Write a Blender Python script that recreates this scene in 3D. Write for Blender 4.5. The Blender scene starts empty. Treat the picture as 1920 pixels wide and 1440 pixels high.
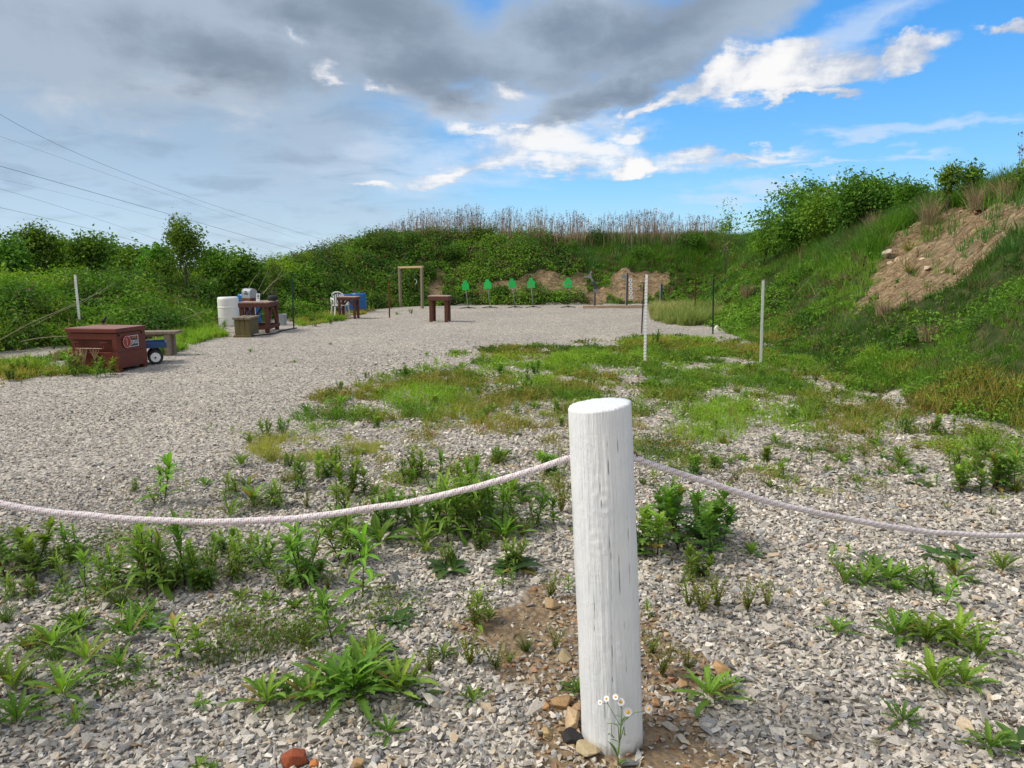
import bpy, bmesh, math, random
import numpy as np
from mathutils import Vector, Matrix, Euler

R = math.radians
rng = np.random.default_rng(11)
random.seed(5)
scene = bpy.context.scene
COL = scene.collection

# ------------------------------------------------------------------ camera
TH = R(9.3)
FPX = 1345.0
EYE = 1.6
cam_d = bpy.data.cameras.new('camera')
cam = bpy.data.objects.new('camera', cam_d)
COL.objects.link(cam)
cam_d.sensor_width = 36
cam_d.lens = 36 * FPX / 1920
cam_d.clip_start = 0.05
cam_d.clip_end = 6000
cam.location = (0, 0, EYE)
cam.rotation_euler = (R(90) - TH, 0, 0)
scene.camera = cam

# ------------------------------------------------------------------ world, sun, exposure
SUN_EL, SUN_AZ = R(46), R(-94)          # azimuth from +Y, negative = left
scene.view_settings.view_transform = 'Standard'
scene.view_settings.look = 'None'
scene.view_settings.gamma = 1
scene.view_settings.exposure = 0.62

sun_d = bpy.data.lights.new('sun', 'SUN')
sun_d.energy = 2.5
sun_d.angle = R(20)
sun_d.color = (1.0, 0.94, 0.84)
sun = bpy.data.objects.new('sun', sun_d)
COL.objects.link(sun)
sv = Vector((math.sin(SUN_AZ) * math.cos(SUN_EL), math.cos(SUN_AZ) * math.cos(SUN_EL), math.sin(SUN_EL)))
sun.rotation_euler = sv.to_track_quat('Z', 'Y').to_euler()
sun.location = (-20, 0, 30)


def pix_azel(px, py):
    u = (px - 960) / FPX
    v = (720 - py) / FPX
    d = Vector((u, math.cos(TH) + v * math.sin(TH), v * math.cos(TH) - math.sin(TH))).normalized()
    return math.atan2(d.x, d.y), math.asin(d.z)


class NT:
    """small helper for writing node trees"""
    def __init__(s, tree):
        s.t = tree
        s.n = tree.nodes
        s.l = tree.links

    def new(s, kind, **kw):
        n = s.n.new(kind)
        for k, v in kw.items():
            setattr(n, k, v)
        return n

    def put(s, sock, v):
        if hasattr(v, 'is_output'):
            s.l.new(v, sock)
        elif v is not None:
            if hasattr(sock.default_value, '__len__') and not hasattr(v, '__len__'):
                v = [v] * len(sock.default_value)
            if hasattr(v, '__len__') and len(v) == 3 and len(sock.default_value) == 4:
                v = list(v) + [1]
            sock.default_value = v

    def math(s, op, a, b=None, c=None, clamp=False):
        n = s.new('ShaderNodeMath', operation=op, use_clamp=clamp)
        s.put(n.inputs[0], a)
        if b is not None: s.put(n.inputs[1], b)
        if c is not None: s.put(n.inputs[2], c)
        return n.outputs[0]

    def vmath(s, op, a, b=None, scale=None):
        n = s.new('ShaderNodeVectorMath', operation=op)
        s.put(n.inputs[0], a)
        if b is not None: s.put(n.inputs[1], b)
        if scale is not None: s.put(n.inputs['Scale'], scale)
        return n.outputs['Value'] if op in ('LENGTH', 'DOT_PRODUCT') else n.outputs[0]

    def noise(s, vec, scale, detail=4, rough=0.55, dist=0.0):
        n = s.new('ShaderNodeTexNoise')
        if vec is not None: s.put(n.inputs['Vector'], vec)
        n.inputs['Scale'].default_value = scale
        n.inputs['Detail'].default_value = detail
        n.inputs['Roughness'].default_value = rough
        n.inputs['Distortion'].default_value = dist
        return n

    def mr(s, v, a, b, c=0.0, d=1.0, smooth=True):
        n = s.new('ShaderNodeMapRange')
        if smooth: n.interpolation_type = 'SMOOTHSTEP'
        s.put(n.inputs[0], v)
        for i, q in enumerate((a, b, c, d)):
            s.put(n.inputs[1 + i], q)
        return n.outputs[0]

    def mix(s, f, a, b, blend='MIX'):
        n = s.new('ShaderNodeMix', data_type='RGBA', blend_type=blend)
        s.put(n.inputs[0], f)
        s.put(n.inputs[6], a)
        s.put(n.inputs[7], b)
        return n.outputs[2]

    def ramp(s, f, stops):
        n = s.new('ShaderNodeValToRGB')
        e = n.color_ramp.elements
        while len(e) < len(stops): e.new(0.5)
        for i, (p, c) in enumerate(stops):
            e[i].position = p
            e[i].color = (*c, 1)
        s.put(n.inputs[0], f)
        return n.outputs[0]


def build_world():
    w = bpy.data.worlds.new('World')
    scene.world = w
    w.use_nodes = True
    T = NT(w.node_tree)
    T.n.clear()
    out = T.new('ShaderNodeOutputWorld')
    bg = T.new('ShaderNodeBackground')
    bg.inputs[1].default_value = 0.1
    T.l.new(bg.outputs[0], out.inputs[0])
    sky = T.new('ShaderNodeTexSky', sky_type='NISHITA')
    sky.sun_disc = False
    sky.sun_elevation = SUN_EL
    sky.sun_rotation = SUN_AZ % (2 * math.pi)
    sky.air_density = 1.0
    sky.dust_density = 0.6
    sky.ozone_density = 2.2
    skyc = T.new('ShaderNodeHueSaturation')
    skyc.inputs['Saturation'].default_value = 1.45
    skyc.inputs['Value'].default_value = 1.25
    T.l.new(sky.outputs[0], skyc.inputs['Color'])
    tc = T.new('ShaderNodeTexCoord')
    dirv = tc.outputs['Generated']
    sp = T.new('ShaderNodeSeparateXYZ')
    T.l.new(dirv, sp.inputs[0])
    x, y, z = sp.outputs
    az = T.math('ARCTAN2', x, y)
    el = T.math('ARCSINE', T.math('MINIMUM', T.math('MAXIMUM', z, -1.0), 1.0))
    # cloud-deck coordinates: clouds flatten towards the horizon
    den = T.math('ADD', T.math('MAXIMUM', z, 0.0), 0.16)
    cv = T.new('ShaderNodeCombineXYZ')
    T.put(cv.inputs[0], T.math('DIVIDE', x, den))
    T.put(cv.inputs[1], T.math('DIVIDE', y, den))
    deck = cv.outputs[0]
    n_big = T.noise(deck, 0.9, 7, 0.56, 0.25)
    n_mid = T.noise(deck, 2.6, 7, 0.6, 0.4)
    n_warp = T.noise(deck, 3.2, 5, 0.6)
    n_fine = T.noise(dirv, 9.0, 6, 0.62, 0.3)
    ae = T.new('ShaderNodeCombineXYZ')
    T.put(ae.inputs[0], az)
    T.put(ae.inputs[1], el)
    warp = T.vmath('SCALE', T.vmath('SUBTRACT', n_warp.outputs['Color'], (0.5, 0.5, 0.5)), scale=0.075)
    warp2 = T.vmath('SCALE', T.vmath('SUBTRACT', n_fine.outputs['Color'], (0.5, 0.5, 0.5)), scale=0.05)
    aew = T.vmath('ADD', T.vmath('ADD', ae.outputs[0], warp), warp2)

    def blobs(lst):
        """inside-ness (1 centre, 0 edge, negative outside) of the nearest of a list of oval cloud bodies"""
        res = None
        for (px, py, rx, ry, rot) in lst:
            a, e = pix_azel(px, py)
            m = T.new('ShaderNodeMapping', vector_type='TEXTURE')
            T.l.new(aew, m.inputs[0])
            m.inputs['Location'].default_value = (a, e, 0)
            m.inputs['Rotation'].default_value = (0, 0, R(rot))
            m.inputs['Scale'].default_value = (rx / FPX, ry / FPX, 1)
            fl = T.vmath('MULTIPLY', m.outputs[0], (1, 1, 0))
            L = T.math('SUBTRACT', 1.0, T.vmath('LENGTH', fl))
            res = L if res is None else T.math('MAXIMUM', res, L)
        return res

    nb = T.math('SUBTRACT', n_big.outputs[0], 0.5)
    nm = T.math('SUBTRACT', n_mid.outputs[0], 0.5)
    nf = T.math('SUBTRACT', n_fine.outputs[0], 0.5)

    # clear sky, paler towards the horizon
    grad = T.ramp(T.mr(el, 0.0, 0.45, 0.0, 1.0, False), [(0.0, (0.30, 0.56, 0.80)), (0.25, (0.17, 0.47, 0.85)), (0.6, (0.095, 0.345, 0.80)), (1.0, (0.055, 0.24, 0.72))])
    grad = T.vmath('SCALE', grad, scale=8.0)
    clear = T.mix(0.62, skyc.outputs[0], grad)
    # thin grey-blue overcast veil, filling the left of the sky
    vv = T.math('ADD', T.mr(az, -0.34, 0.16, 1.0, 0.0), T.math('MULTIPLY', nb, 1.0))
    veil_l = T.math('MULTIPLY', T.mr(vv, 0.15, 0.95, 0.0, 0.93), T.mr(el, -0.02, 0.16, 0.72, 1.0))
    veilc = T.ramp(T.mr(el, 0.0, 0.5, 0.0, 1.0, False), [(0.0, (0.50, 0.62, 0.74)), (0.3, (0.32, 0.43, 0.56)), (0.65, (0.27, 0.355, 0.46)), (1.0, (0.24, 0.285, 0.36))])
    veilc = T.vmath('SCALE', veilc, scale=8.0)
    streak = T.noise(aew, 7.0, 6, 0.62, 0.8)
    veilc = T.mix(T.mr(streak.outputs[0], 0.40, 0.72, 0.0, 0.55), veilc, (3.2, 3.65, 4.25))
    veilc = T.mix(T.mr(n_mid.outputs[0], 0.52, 0.30, 0.0, 0.45), veilc, (1.75, 2.2, 2.85))
    c = T.mix(veil_l, clear, veilc)
    # thin cirrus wisps on the right
    wsp = blobs([(1560, 75, 260, 36, 22), (1640, 40, 180, 20, 26), (1800, 235, 220, 16, -4), (1620, 247, 90, 14, 3), (1700, 302, 90, 12, 2),
                 (1430, 362, 230, 24, 3), (1560, 310, 110, 9, 5), (1330, 300, 180, 20, 0), (1150, 240, 160, 26, 0), (900, 300, 320, 60, 4), (950, 200, 220, 50, 0)])
    wm = T.math('MULTIPLY', T.mr(T.math('ADD', wsp, T.math('MULTIPLY', nm, 2.2)), -0.1, 1.0), 0.6)
    c = T.mix(wm, c, (4.4, 5.1, 6.1))
    # main grey bank
    g = blobs([(350, 20, 560, 150, -4), (760, 80, 400, 120, -6), (1020, 90, 360, 105, 8), (1260, 75, 260, 88, 24),
               (1150, 165, 190, 48, 20), (1400, 20, 150, 50, 18), (60, 60, 300, 110, 0)])
    gd = T.math('ADD', T.math('ADD', g, T.math('MULTIPLY', nb, 0.8)), T.math('ADD', T.math('MULTIPLY', nm, 1.0), T.math('MULTIPLY', nf, 0.9)))
    gm = T.math('MULTIPLY', T.mr(gd, -0.18, 0.55), 0.97)
    shade_b = blobs([(430, 110, 200, 46, -6), (700, 30, 250, 80, -14), (820, 140, 190, 56, 0), (1230, 50, 210, 56, 22), (1180, 165, 180, 34, 22),
                     (560, 25, 120, 40, 0), (1060, 60, 110, 40, 0)])
    sh = T.math('ADD', T.math('ADD', shade_b, T.math('MULTIPLY', nm, 2.0)), T.math('ADD', T.math('MULTIPLY', nb, 0.5), T.math('MULTIPLY', nf, 1.3)))
    sm = T.mr(sh, -0.6, 1.15)
    greyc = T.mix(sm, (2.75, 3.35, 4.1), (1.5, 1.92, 2.5))
    edge = T.math('MULTIPLY', T.mr(gd, 0.75, 0.05), T.mr(T.math('ADD', nf, nm), -0.05, 0.35))
    greyc = T.mix(T.math('MULTIPLY', edge, 0.8), greyc, (4.9, 5.05, 5.4))
    c = T.mix(gm, c, greyc)

    def puff(lst, lo, hi, amt, c):
        wb = blobs(lst)
        wd = T.math('ADD', T.math('ADD', wb, T.math('MULTIPLY', nm, 1.2)), T.math('MULTIPLY', nf, 1.9))
        k = T.math('MULTIPLY', T.mr(wd, lo, hi), amt)
        lit = T.mr(T.math('ADD', T.math('MULTIPLY', nf, 2.6), T.math('ADD', T.math('MULTIPLY', nm, 1.6), T.math('MULTIPLY', wd, 0.5))), -0.25, 0.75)
        col = T.mix(lit, (3.1, 3.6, 4.5), (6.5, 6.4, 6.3))
        return T.mix(k, c, col)
    # soft bright breaks in the middle of the sky
    c = puff([(625, 145, 70, 14, -16), (705, 165, 50, 14, -12), (555, 66, 26, 12, -20), (700, 338, 40, 12, 6), (840, 322, 90, 14, 6), (915, 243, 55, 14, 0),
              (955, 180, 60, 20, -10), (985, 235, 26, 9, 0), (1000, 275, 130, 34, 0), (1130, 292, 90, 26, 0), (930, 308, 110, 22, 8), (1060, 318, 120, 18, 0),
              (1185, 250, 36, 14, 10), (1300, 292, 70, 19, 0), (1400, 294, 95, 16, -2)], -0.15, 0.85, 0.85, c)
    # bright cumulus
    c = puff([(1330, 148, 120, 24, 16), (1450, 118, 110, 38, 6), (1470, 148, 150, 28, 4), (1590, 115, 90, 30, -2), (1690, 97, 72, 24, 0), (1570, 168, 60, 12, 0),
              (1250, 178, 80, 14, 24), (1500, 175, 60, 12, 8), (1880, 60, 32, 16, 0), (1195, 320, 40, 20, 4)], -0.05, 0.45, 0.96, c)
    # unseen bright overcast added overhead and behind the viewer to soften the light
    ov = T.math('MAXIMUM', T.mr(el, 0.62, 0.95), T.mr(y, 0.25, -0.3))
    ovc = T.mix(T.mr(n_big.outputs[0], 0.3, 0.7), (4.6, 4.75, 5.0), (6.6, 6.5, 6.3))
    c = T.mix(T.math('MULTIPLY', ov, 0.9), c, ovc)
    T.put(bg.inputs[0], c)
    return w


build_world()

# ------------------------------------------------------------------ projection helpers (used to survey the photograph's ground plan)
def ray(px, py):
    u = (px - 960) / FPX
    v = (720 - py) / FPX
    return np.array([u, math.cos(TH) + v * math.sin(TH), v * math.cos(TH) - math.sin(TH)])


def G(px, py, z=0.0):
    d = ray(px, py)
    t = (EYE - z) / -d[2]
    return np.array([d[0] * t, d[1] * t, z])


def P(px, py, Y):
    d = ray(px, py)
    t = Y / d[1]
    return np.array([d[0] * t, Y, EYE + d[2] * t])


def to_px(X, Y, Z):
    zc = Y * math.cos(TH) - (Z - EYE) * math.sin(TH)
    yc = Y * math.sin(TH) + (Z - EYE) * math.cos(TH)
    zc = np.maximum(zc, 1e-3)
    return 960 + FPX * X / zc, 720 - FPX * yc / zc


# ------------------------------------------------------------------ tagging
def tag(o, label=None, cat=None, group=None, kind=None):
    if label: o['label'] = label
    if cat: o['category'] = cat
    if group: o['group'] = group
    if kind: o['kind'] = kind
    return o


def empty(name, loc=(0, 0, 0), rz=0.0):
    o = bpy.data.objects.new(name, None)
    o.empty_display_size = 0.1
    o.location = loc
    o.rotation_euler = (0, 0, rz)
    COL.objects.link(o)
    return o


# ------------------------------------------------------------------ numpy noise
def _hash(ix, iy, seed):
    h = (ix.astype(np.int64) * 374761393 + iy.astype(np.int64) * 668265263 + seed * 982451653) & 0x7fffffff
    h = ((h ^ (h >> 13)) * 1274126177) & 0x7fffffff
    h = h ^ (h >> 16)
    return (h & 0xffff) / 65535.0


def vn(x, y, seed=0):
    x = np.asarray(x, float); y = np.asarray(y, float)
    ix = np.floor(x); iy = np.floor(y)
    fx = x - ix; fy = y - iy
    fx = fx * fx * (3 - 2 * fx); fy = fy * fy * (3 - 2 * fy)
    a = _hash(ix, iy, seed); b = _hash(ix + 1, iy, seed)
    c = _hash(ix, iy + 1, seed); d = _hash(ix + 1, iy + 1, seed)
    return (a * (1 - fx) + b * fx) * (1 - fy) + (c * (1 - fx) + d * fx) * fy


def fbm(x, y, seed=0, oct=4, rough=0.5):
    s = 0; a = 1; tot = 0
    for i in range(oct):
        s = s + a * vn(np.asarray(x) * 2 ** i + 17.3 * i, np.asarray(y) * 2 ** i - 9.1 * i, seed + i)
        tot += a; a *= rough
    return s / tot


def sstep(x, a, b):
    t = np.clip((x - a) / (b - a), 0, 1)
    return t * t * (3 - 2 * t)


# ------------------------------------------------------------------ terrain
def gp(px, py):
    p = G(px, py)
    return (p[0], p[1])


TOE = [((-12.2, -5), 0.85), ((-11.0, 6), 0.85), (gp(-20, 664), 0.85), (gp(150, 650), 0.85), (gp(300, 631), 0.85), (gp(400, 611), 0.85), (gp(540, 595), 1.0),
       (gp(640, 584), 1.9), (gp(745, 574.5), 2.75), (gp(900, 572), 2.85), (gp(1100, 571), 2.85), (gp(1290, 571), 2.85),
       (gp(1338, 608), 3.1), (gp(1400, 632), 3.1), (gp(1480, 663), 3.2), (gp(1560, 700), 3.42), (gp(1700, 757), 3.8), (gp(1920, 810), 4.1),
       ((6.0, 3.0), 4.1), ((7.4, -5), 4.1)]
TP = np.array([t[0] for t in TOE]); THH = np.array([t[1] for t in TOE])


def toe_dist(X, Y):
    """signed distance outwards from the gravel pad's edge, and the bank height there"""
    X = np.asarray(X, float); Y = np.asarray(Y, float)
    best = np.full(X.shape, 1e9); H = np.zeros(X.shape)
    inside = np.zeros(X.shape, bool)
    n = len(TP)
    for i in range(n - 1):
        a, b = TP[i], TP[i + 1]
        ab = b - a
        t = np.clip(((X - a[0]) * ab[0] + (Y - a[1]) * ab[1]) / (ab @ ab), 0, 1)
        d = np.hypot(X - a[0] - t * ab[0], Y - a[1] - t * ab[1])
        m = d < best
        best = np.where(m, d, best)
        H = np.where(m, THH[i] * (1 - t) + THH[i + 1] * t, H)
    for i in range(n):
        a, b = TP[i], TP[(i + 1) % n]
        c = ((a[1] > Y) != (b[1] > Y))
        with np.errstate(divide='ignore', invalid='ignore'):
            xi = (b[0] - a[0]) * (Y - a[1]) / (b[1] - a[1] + 1e-12) + a[0]
        inside ^= (c & (X < xi))
    inside |= (Y < -5)
    cap = 0.9 + (2.85 - 0.9) * sstep(X, -10.5, -5.6)
    H = np.where(Y > 17, np.minimum(H, np.where(X < 0, cap, 9)), H)
    return np.where(inside, -best, best), H


def terrain(X, Y, full=False):
    d, H = toe_dist(X, Y)
    wob = (fbm(np.asarray(X) * 0.5, np.asarray(Y) * 0.5, 3, 3) - 0.5) * 1.0
    dd = d + wob * np.clip(d / 1.5, 0, 1)
    W = np.maximum(H * 1.6, 2.6)
    t = np.clip(dd / W, 0, 1)
    g = 0.35 * t * t * (3 - 2 * t) + 0.65 * (1 - (1 - t) ** 1.35)
    g = np.where(t > 0, g, 0)
    back = sstep(dd, W + 2.2, W + 9.5)
    h = H * g * (1 - back)
    amp = np.clip(dd / 1.2, 0, 1) * (1 - back)
    h = h + amp * ((fbm(np.asarray(X) * 0.8, np.asarray(Y) * 0.8, 21, 4) - 0.5) * 0.55)
    h = h + (fbm(np.asarray(X) * 1.1, np.asarray(Y) * 1.1, 8, 3) - 0.5) * 0.035 * (np.hypot(X, Y) < 60)
    if full: return h, d, W, H
    return h


def T_hit(px, py):
    """where the line of sight through a pixel of the photograph meets the terrain"""
    d = ray(px, py)
    ts = np.arange(2, 60, 0.05)
    X = d[0] * ts; Y = d[1] * ts; Z = EYE + d[2] * ts
    h = terrain(X, Y)
    k = np.argmax(Z < h)
    if not (Z < h).any(): k = -1
    return np.array([X[k], Y[k], float(h[k])])


def pip(X, Y, poly):
    ins = np.zeros(np.shape(X), bool)
    n = len(poly)
    for i in range(n):
        a, b = poly[i], poly[(i + 1) % n]
        c = ((a[1] > Y) != (b[1] > Y))
        xi = (b[0] - a[0]) * (Y - a[1]) / (b[1] - a[1] + 1e-12) + a[0]
        ins ^= (c & (X < xi))
    return ins


def poly_mask(X, Y, poly, jit=0.5, scale=1.2, seed=1):
    jx = (fbm(X * scale, Y * scale, seed, 3) - 0.5) * 2 * jit
    jy = (fbm(X * scale + 50, Y * scale + 9, seed + 5, 3) - 0.5) * 2 * jit
    return pip(X + jx, Y + jy, poly)


DIRT_R = [T_hit(*p)[:2] for p in [(1625, 525), (1650, 470), (1690, 430), (1740, 405), (1790, 385), (1860, 376), (1919, 362), (2010, 358), (2050, 400), (1919, 430), (1880, 468),
                                  (1845, 498), (1800, 530), (1750, 550), (1700, 566), (1650, 566), (1605, 562)]]
DIRT_B1 = [T_hit(*p)[:2] for p in [(795, 558), (800, 530), (820, 508), (838, 510), (832, 535), (826, 556), (810, 562)]]
DIRT_B2 = [T_hit(*p)[:2] for p in [(885, 548), (895, 536), (925, 532), (960, 528), (985, 515), (1040, 510), (1095, 512), (1100, 535), (1095, 552), (1050, 552), (1000, 552), (975, 556), (950, 546), (930, 550), (905, 552)]]
DIRT_B3 = [T_hit(*p)[:2] for p in [(1145, 520), (1165, 508), (1215, 512), (1250, 512), (1255, 535), (1235, 545), (1215, 560), (1180, 566), (1155, 560), (1140, 545)]]
DIRT_B4 = [T_hit(*p)[:2] for p in [(1100, 550), (1118, 530), (1135, 540), (1140, 566), (1115, 572)]]


def dirt_mask(X, Y):
    m = poly_mask(X, Y, DIRT_R, 0.38, 1.6, 40)
    for i, p in enumerate((DIRT_B1, DIRT_B2, DIRT_B3, DIRT_B4)):
        m = m | poly_mask(X, Y, p, 0.22, 2.0, 60 + i)
    return m


SOIL = [gp(*p) for p in [(880, 1160), (960, 1110), (1040, 1090), (1120, 1120), (1230, 1150), (1290, 1230), (1290, 1320), (1340, 1440), (1300, 1520), (960, 1520), (1010, 1400),
                         (1050, 1340), (1000, 1280), (930, 1230)]]


def geo_axis(lo, hi, step, far_lo, far_hi, gr=1.28):
    a = list(np.arange(lo, hi + 1e-6, step))
    s = step
    while a[-1] < far_hi:
        s *= gr; a.append(a[-1] + s)
    s = step
    while a[0] > far_lo:
        s *= gr; a.insert(0, a[0] - s)
    return np.array(a)


def new_mesh(name, V, Q=None, T=None, col=None, mat=None, parent=None, smooth=False, attrs=None):
    me = bpy.data.meshes.new(name)
    V = np.ascontiguousarray(V, np.float32)
    nq = 0 if Q is None else len(Q)
    nt = 0 if T is None else len(T)
    me.vertices.add(len(V))
    me.vertices.foreach_set('co', V.ravel())
    loops = []
    if nq: loops.append(np.asarray(Q, np.int32).ravel())
    if nt: loops.append(np.asarray(T, np.int32).ravel())
    loops = np.concatenate(loops)
    me.loops.add(len(loops))
    me.loops.foreach_set('vertex_index', loops)
    me.polygons.add(nq + nt)
    st = np.concatenate([np.arange(nq) * 4, nq * 4 + np.arange(nt) * 3]).astype(np.int32)
    me.polygons.foreach_set('loop_start', st)
    me.polygons.foreach_set('use_smooth', np.full(nq + nt, bool(smooth)))
    if col is not None:
        at = me.color_attributes.new('tint', 'FLOAT_COLOR', 'POINT')
        c4 = np.ones((len(V), 4), np.float32)
        c4[:, :3] = col
        at.data.foreach_set('color', c4.ravel())
    for k, v in (attrs or {}).items():
        at = me.attributes.new(k, 'FLOAT', 'POINT')
        at.data.foreach_set('value', np.asarray(v, np.float32))
    me.update(calc_edges=True)
    me.validate()
    if mat: me.materials.append(mat)
    o = bpy.data.objects.new(name, me)
    COL.objects.link(o)
    if parent: o.parent = parent
    return o


# ------------------------------------------------------------------ materials
def base_mat(name):
    m = bpy.data.materials.new(name)
    m.use_nodes = True
    T = NT(m.node_tree)
    p = T.n['Principled BSDF']
    return m, T, p


def mat_foliage(name='foliage', trans=0.36, rough=0.62, spec=0.22):
    m, T, p = base_mat(name)
    at = T.new('ShaderNodeAttribute', attribute_name='tint')
    oi = T.new('ShaderNodeObjectInfo')
    tc = T.new('ShaderNodeTexCoord')
    n = T.noise(tc.outputs['Object'], 60, 2)
    hs = T.new('ShaderNodeHueSaturation')
    T.put(hs.inputs['Hue'], T.mr(oi.outputs['Random'], 0, 1, 0.475, 0.512, False))
    T.put(hs.inputs['Value'], T.math('MULTIPLY', T.mr(T.math('FRACT', T.math('MULTIPLY', oi.outputs['Random'], 7.3)), 0, 1, 0.72, 1.22, False), T.mr(n.outputs[0], 0.3, 0.7, 0.88, 1.12)))
    T.l.new(at.outputs['Color'], hs.inputs['Color'])
    T.l.new(hs.outputs[0], p.inputs['Base Color'])
    p.inputs['Roughness'].default_value = rough
    p.inputs['Specular IOR Level'].default_value = spec
    tr = T.new('ShaderNodeBsdfTranslucent')
    tcol = T.mix(1.0, hs.outputs[0], (1.25, 1.35, 0.55), 'MULTIPLY')
    T.put(tr.inputs[0], tcol)
    mx = T.new('ShaderNodeMixShader')
    mx.inputs[0].default_value = trans
    T.l.new(p.outputs[0], mx.inputs[1])
    T.l.new(tr.outputs[0], mx.inputs[2])
    T.l.new(mx.outputs[0], T.n['Material Output'].inputs[0])
    return m


def mat_tint(name, rough=0.85, spec=0.2, bump=0.0, bscale=200):
    m, T, p = base_mat(name)
    at = T.new('ShaderNodeAttribute', attribute_name='tint')
    tc = T.new('ShaderNodeTexCoord')
    n = T.noise(tc.outputs['Object'], bscale, 4, 0.6)
    c = T.mix(1.0, at.outputs['Color'], T.ramp(n.outputs[0], [(0.25, (0.72, 0.72, 0.72)), (0.75, (1.22, 1.2, 1.18))]), 'MULTIPLY')
    T.put(p.inputs['Base Color'], c)
    p.inputs['Roughness'].default_value = rough
    p.inputs['Specular IOR Level'].default_value = spec
    if bump:
        b = T.new('ShaderNodeBump')
        b.inputs['Strength'].default_value = bump
        b.inputs['Distance'].default_value = 0.004
        T.l.new(n.outputs[0], b.inputs['Height'])
        T.l.new(b.outputs[0], p.inputs['Normal'])
    return m


def mat_terrain():
    m, T, p = base_mat('terrain')
    tc = T.new('ShaderNodeTexCoord')
    co = tc.outputs['Object']
    # gravel
    v1 = T.new('ShaderNodeTexVoronoi', feature='F1')
    wn = T.noise(co, 18, 2)
    cw = T.vmath('ADD', co, T.vmath('SCALE', wn.outputs['Color'], scale=0.02))
    T.l.new(cw, v1.inputs['Vector'])
    v1.inputs['Scale'].default_value = 27
    v2 = T.new('ShaderNodeTexVoronoi', feature='F1')
    T.l.new(cw, v2.inputs['Vector'])
    v2.inputs['Scale'].default_value = 11
    sc = T.new('ShaderNodeSeparateColor')
    T.l.new(v1.outputs['Color'], sc.inputs[0])
    sc2 = T.new('ShaderNodeSeparateColor')
    T.l.new(v2.outputs['Color'], sc2.inputs[0])
    stone = T.ramp(sc.outputs[0], [(0.0, (0.13, 0.12, 0.11)), (0.25, (0.31, 0.29, 0.26)), (0.6, (0.44, 0.415, 0.37)), (1.0, (0.60, 0.57, 0.52))])
    stone2 = T.ramp(sc2.outputs[1], [(0.0, (0.20, 0.195, 0.19)), (0.5, (0.38, 0.36, 0.335)), (1.0, (0.52, 0.48, 0.43))])
    stone = T.mix(0.35, stone, stone2)
    gap = T.mr(v1.outputs['Distance'], 0.35, 0.75, 0.0, 0.6)
    stone = T.mix(gap, stone, (0.17, 0.155, 0.135))
    stone = T.mix(1.0, stone, (1.06, 1.035, 1.0), 'MULTIPLY')
    big = T.noise(co, 0.35, 5, 0.6)
    stone = T.mix(1.0, stone, T.ramp(big.outputs[0], [(0.3, (0.86, 0.86, 0.87)), (0.7, (1.08, 1.06, 1.02))]), 'MULTIPLY')
    # soil under weeds and beside the post
    sn = T.noise(co, 14, 6, 0.65)
    sn2 = T.noise(co, 90, 3, 0.6)
    soil = T.ramp(T.math('ADD', T.math('MULTIPLY', sn.outputs[0], 0.6), T.math('MULTIPLY', sn2.outputs[0], 0.4)),
                  [(0.3, (0.10, 0.072, 0.045)), (0.5, (0.21, 0.15, 0.09)), (0.68, (0.34, 0.26, 0.165))])
    # bare clay of the banks
    mp = T.new('ShaderNodeMapping')
    T.l.new(co, mp.inputs[0])
    mp.inputs['Scale'].default_value = (1.0, 2.2, 1.0)
    cn = T.noise(mp.outputs[0], 3.2, 9, 0.68, 0.6)
    cv = T.new('ShaderNodeTexVoronoi', feature='F1')
    T.l.new(T.vmath('ADD', mp.outputs[0], T.vmath('SCALE', cn.outputs['Color'], scale=0.35)), cv.inputs['Vector'])
    cv.inputs['Scale'].default_value = 7
    clay = T.ramp(cn.outputs[0], [(0.28, (0.11, 0.075, 0.045)), (0.42, (0.28, 0.195, 0.11)), (0.55, (0.41, 0.30, 0.175)), (0.72, (0.54, 0.43, 0.28))])
    clay = T.mix(T.mr(cv.outputs['Distance'], 0.2, 0.9, 0.0, 0.45), clay, (0.17, 0.115, 0.07))
    ad = T.new('ShaderNodeAttribute', attribute_name='dirt')
    ag = T.new('ShaderNodeAttribute', attribute_name='veg')
    aso = T.new('ShaderNodeAttribute', attribute_name='soil')
    # green / litter floor beneath the plants
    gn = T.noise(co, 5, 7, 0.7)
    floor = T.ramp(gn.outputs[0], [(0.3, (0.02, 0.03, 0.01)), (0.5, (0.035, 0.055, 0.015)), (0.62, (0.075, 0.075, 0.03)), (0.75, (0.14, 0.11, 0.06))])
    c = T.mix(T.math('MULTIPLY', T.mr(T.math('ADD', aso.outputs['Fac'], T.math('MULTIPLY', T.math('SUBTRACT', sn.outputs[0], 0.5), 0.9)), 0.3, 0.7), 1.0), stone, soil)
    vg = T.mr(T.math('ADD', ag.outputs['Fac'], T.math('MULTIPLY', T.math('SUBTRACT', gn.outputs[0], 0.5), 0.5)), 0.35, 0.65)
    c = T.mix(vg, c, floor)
    dm = T.mr(T.math('ADD', ad.outputs['Fac'], T.math('MULTIPLY', T.math('SUBTRACT', gn.outputs[0], 0.5), 0.5)), 0.35, 0.6)
    c = T.mix(dm, c, clay)
    T.put(p.inputs['Base Color'], c)
    p.inputs['Roughness'].default_value = 0.95
    p.inputs['Specular IOR Level'].default_value = 0.15
    b1 = T.new('ShaderNodeBump')
    b1.inputs['Strength'].default_value = 0.6
    b1.inputs['Distance'].default_value = 0.02
    T.put(b1.inputs['Height'], T.math('SUBTRACT', sc.outputs[1], T.math('MULTIPLY', v1.outputs['Distance'], 1.6)))
    b2 = T.new('ShaderNodeBump')
    b2.inputs['Strength'].default_value = 1.0
    T.put(b2.inputs['Distance'], T.mr(dm, 0, 1, 0.0, 0.16))
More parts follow.
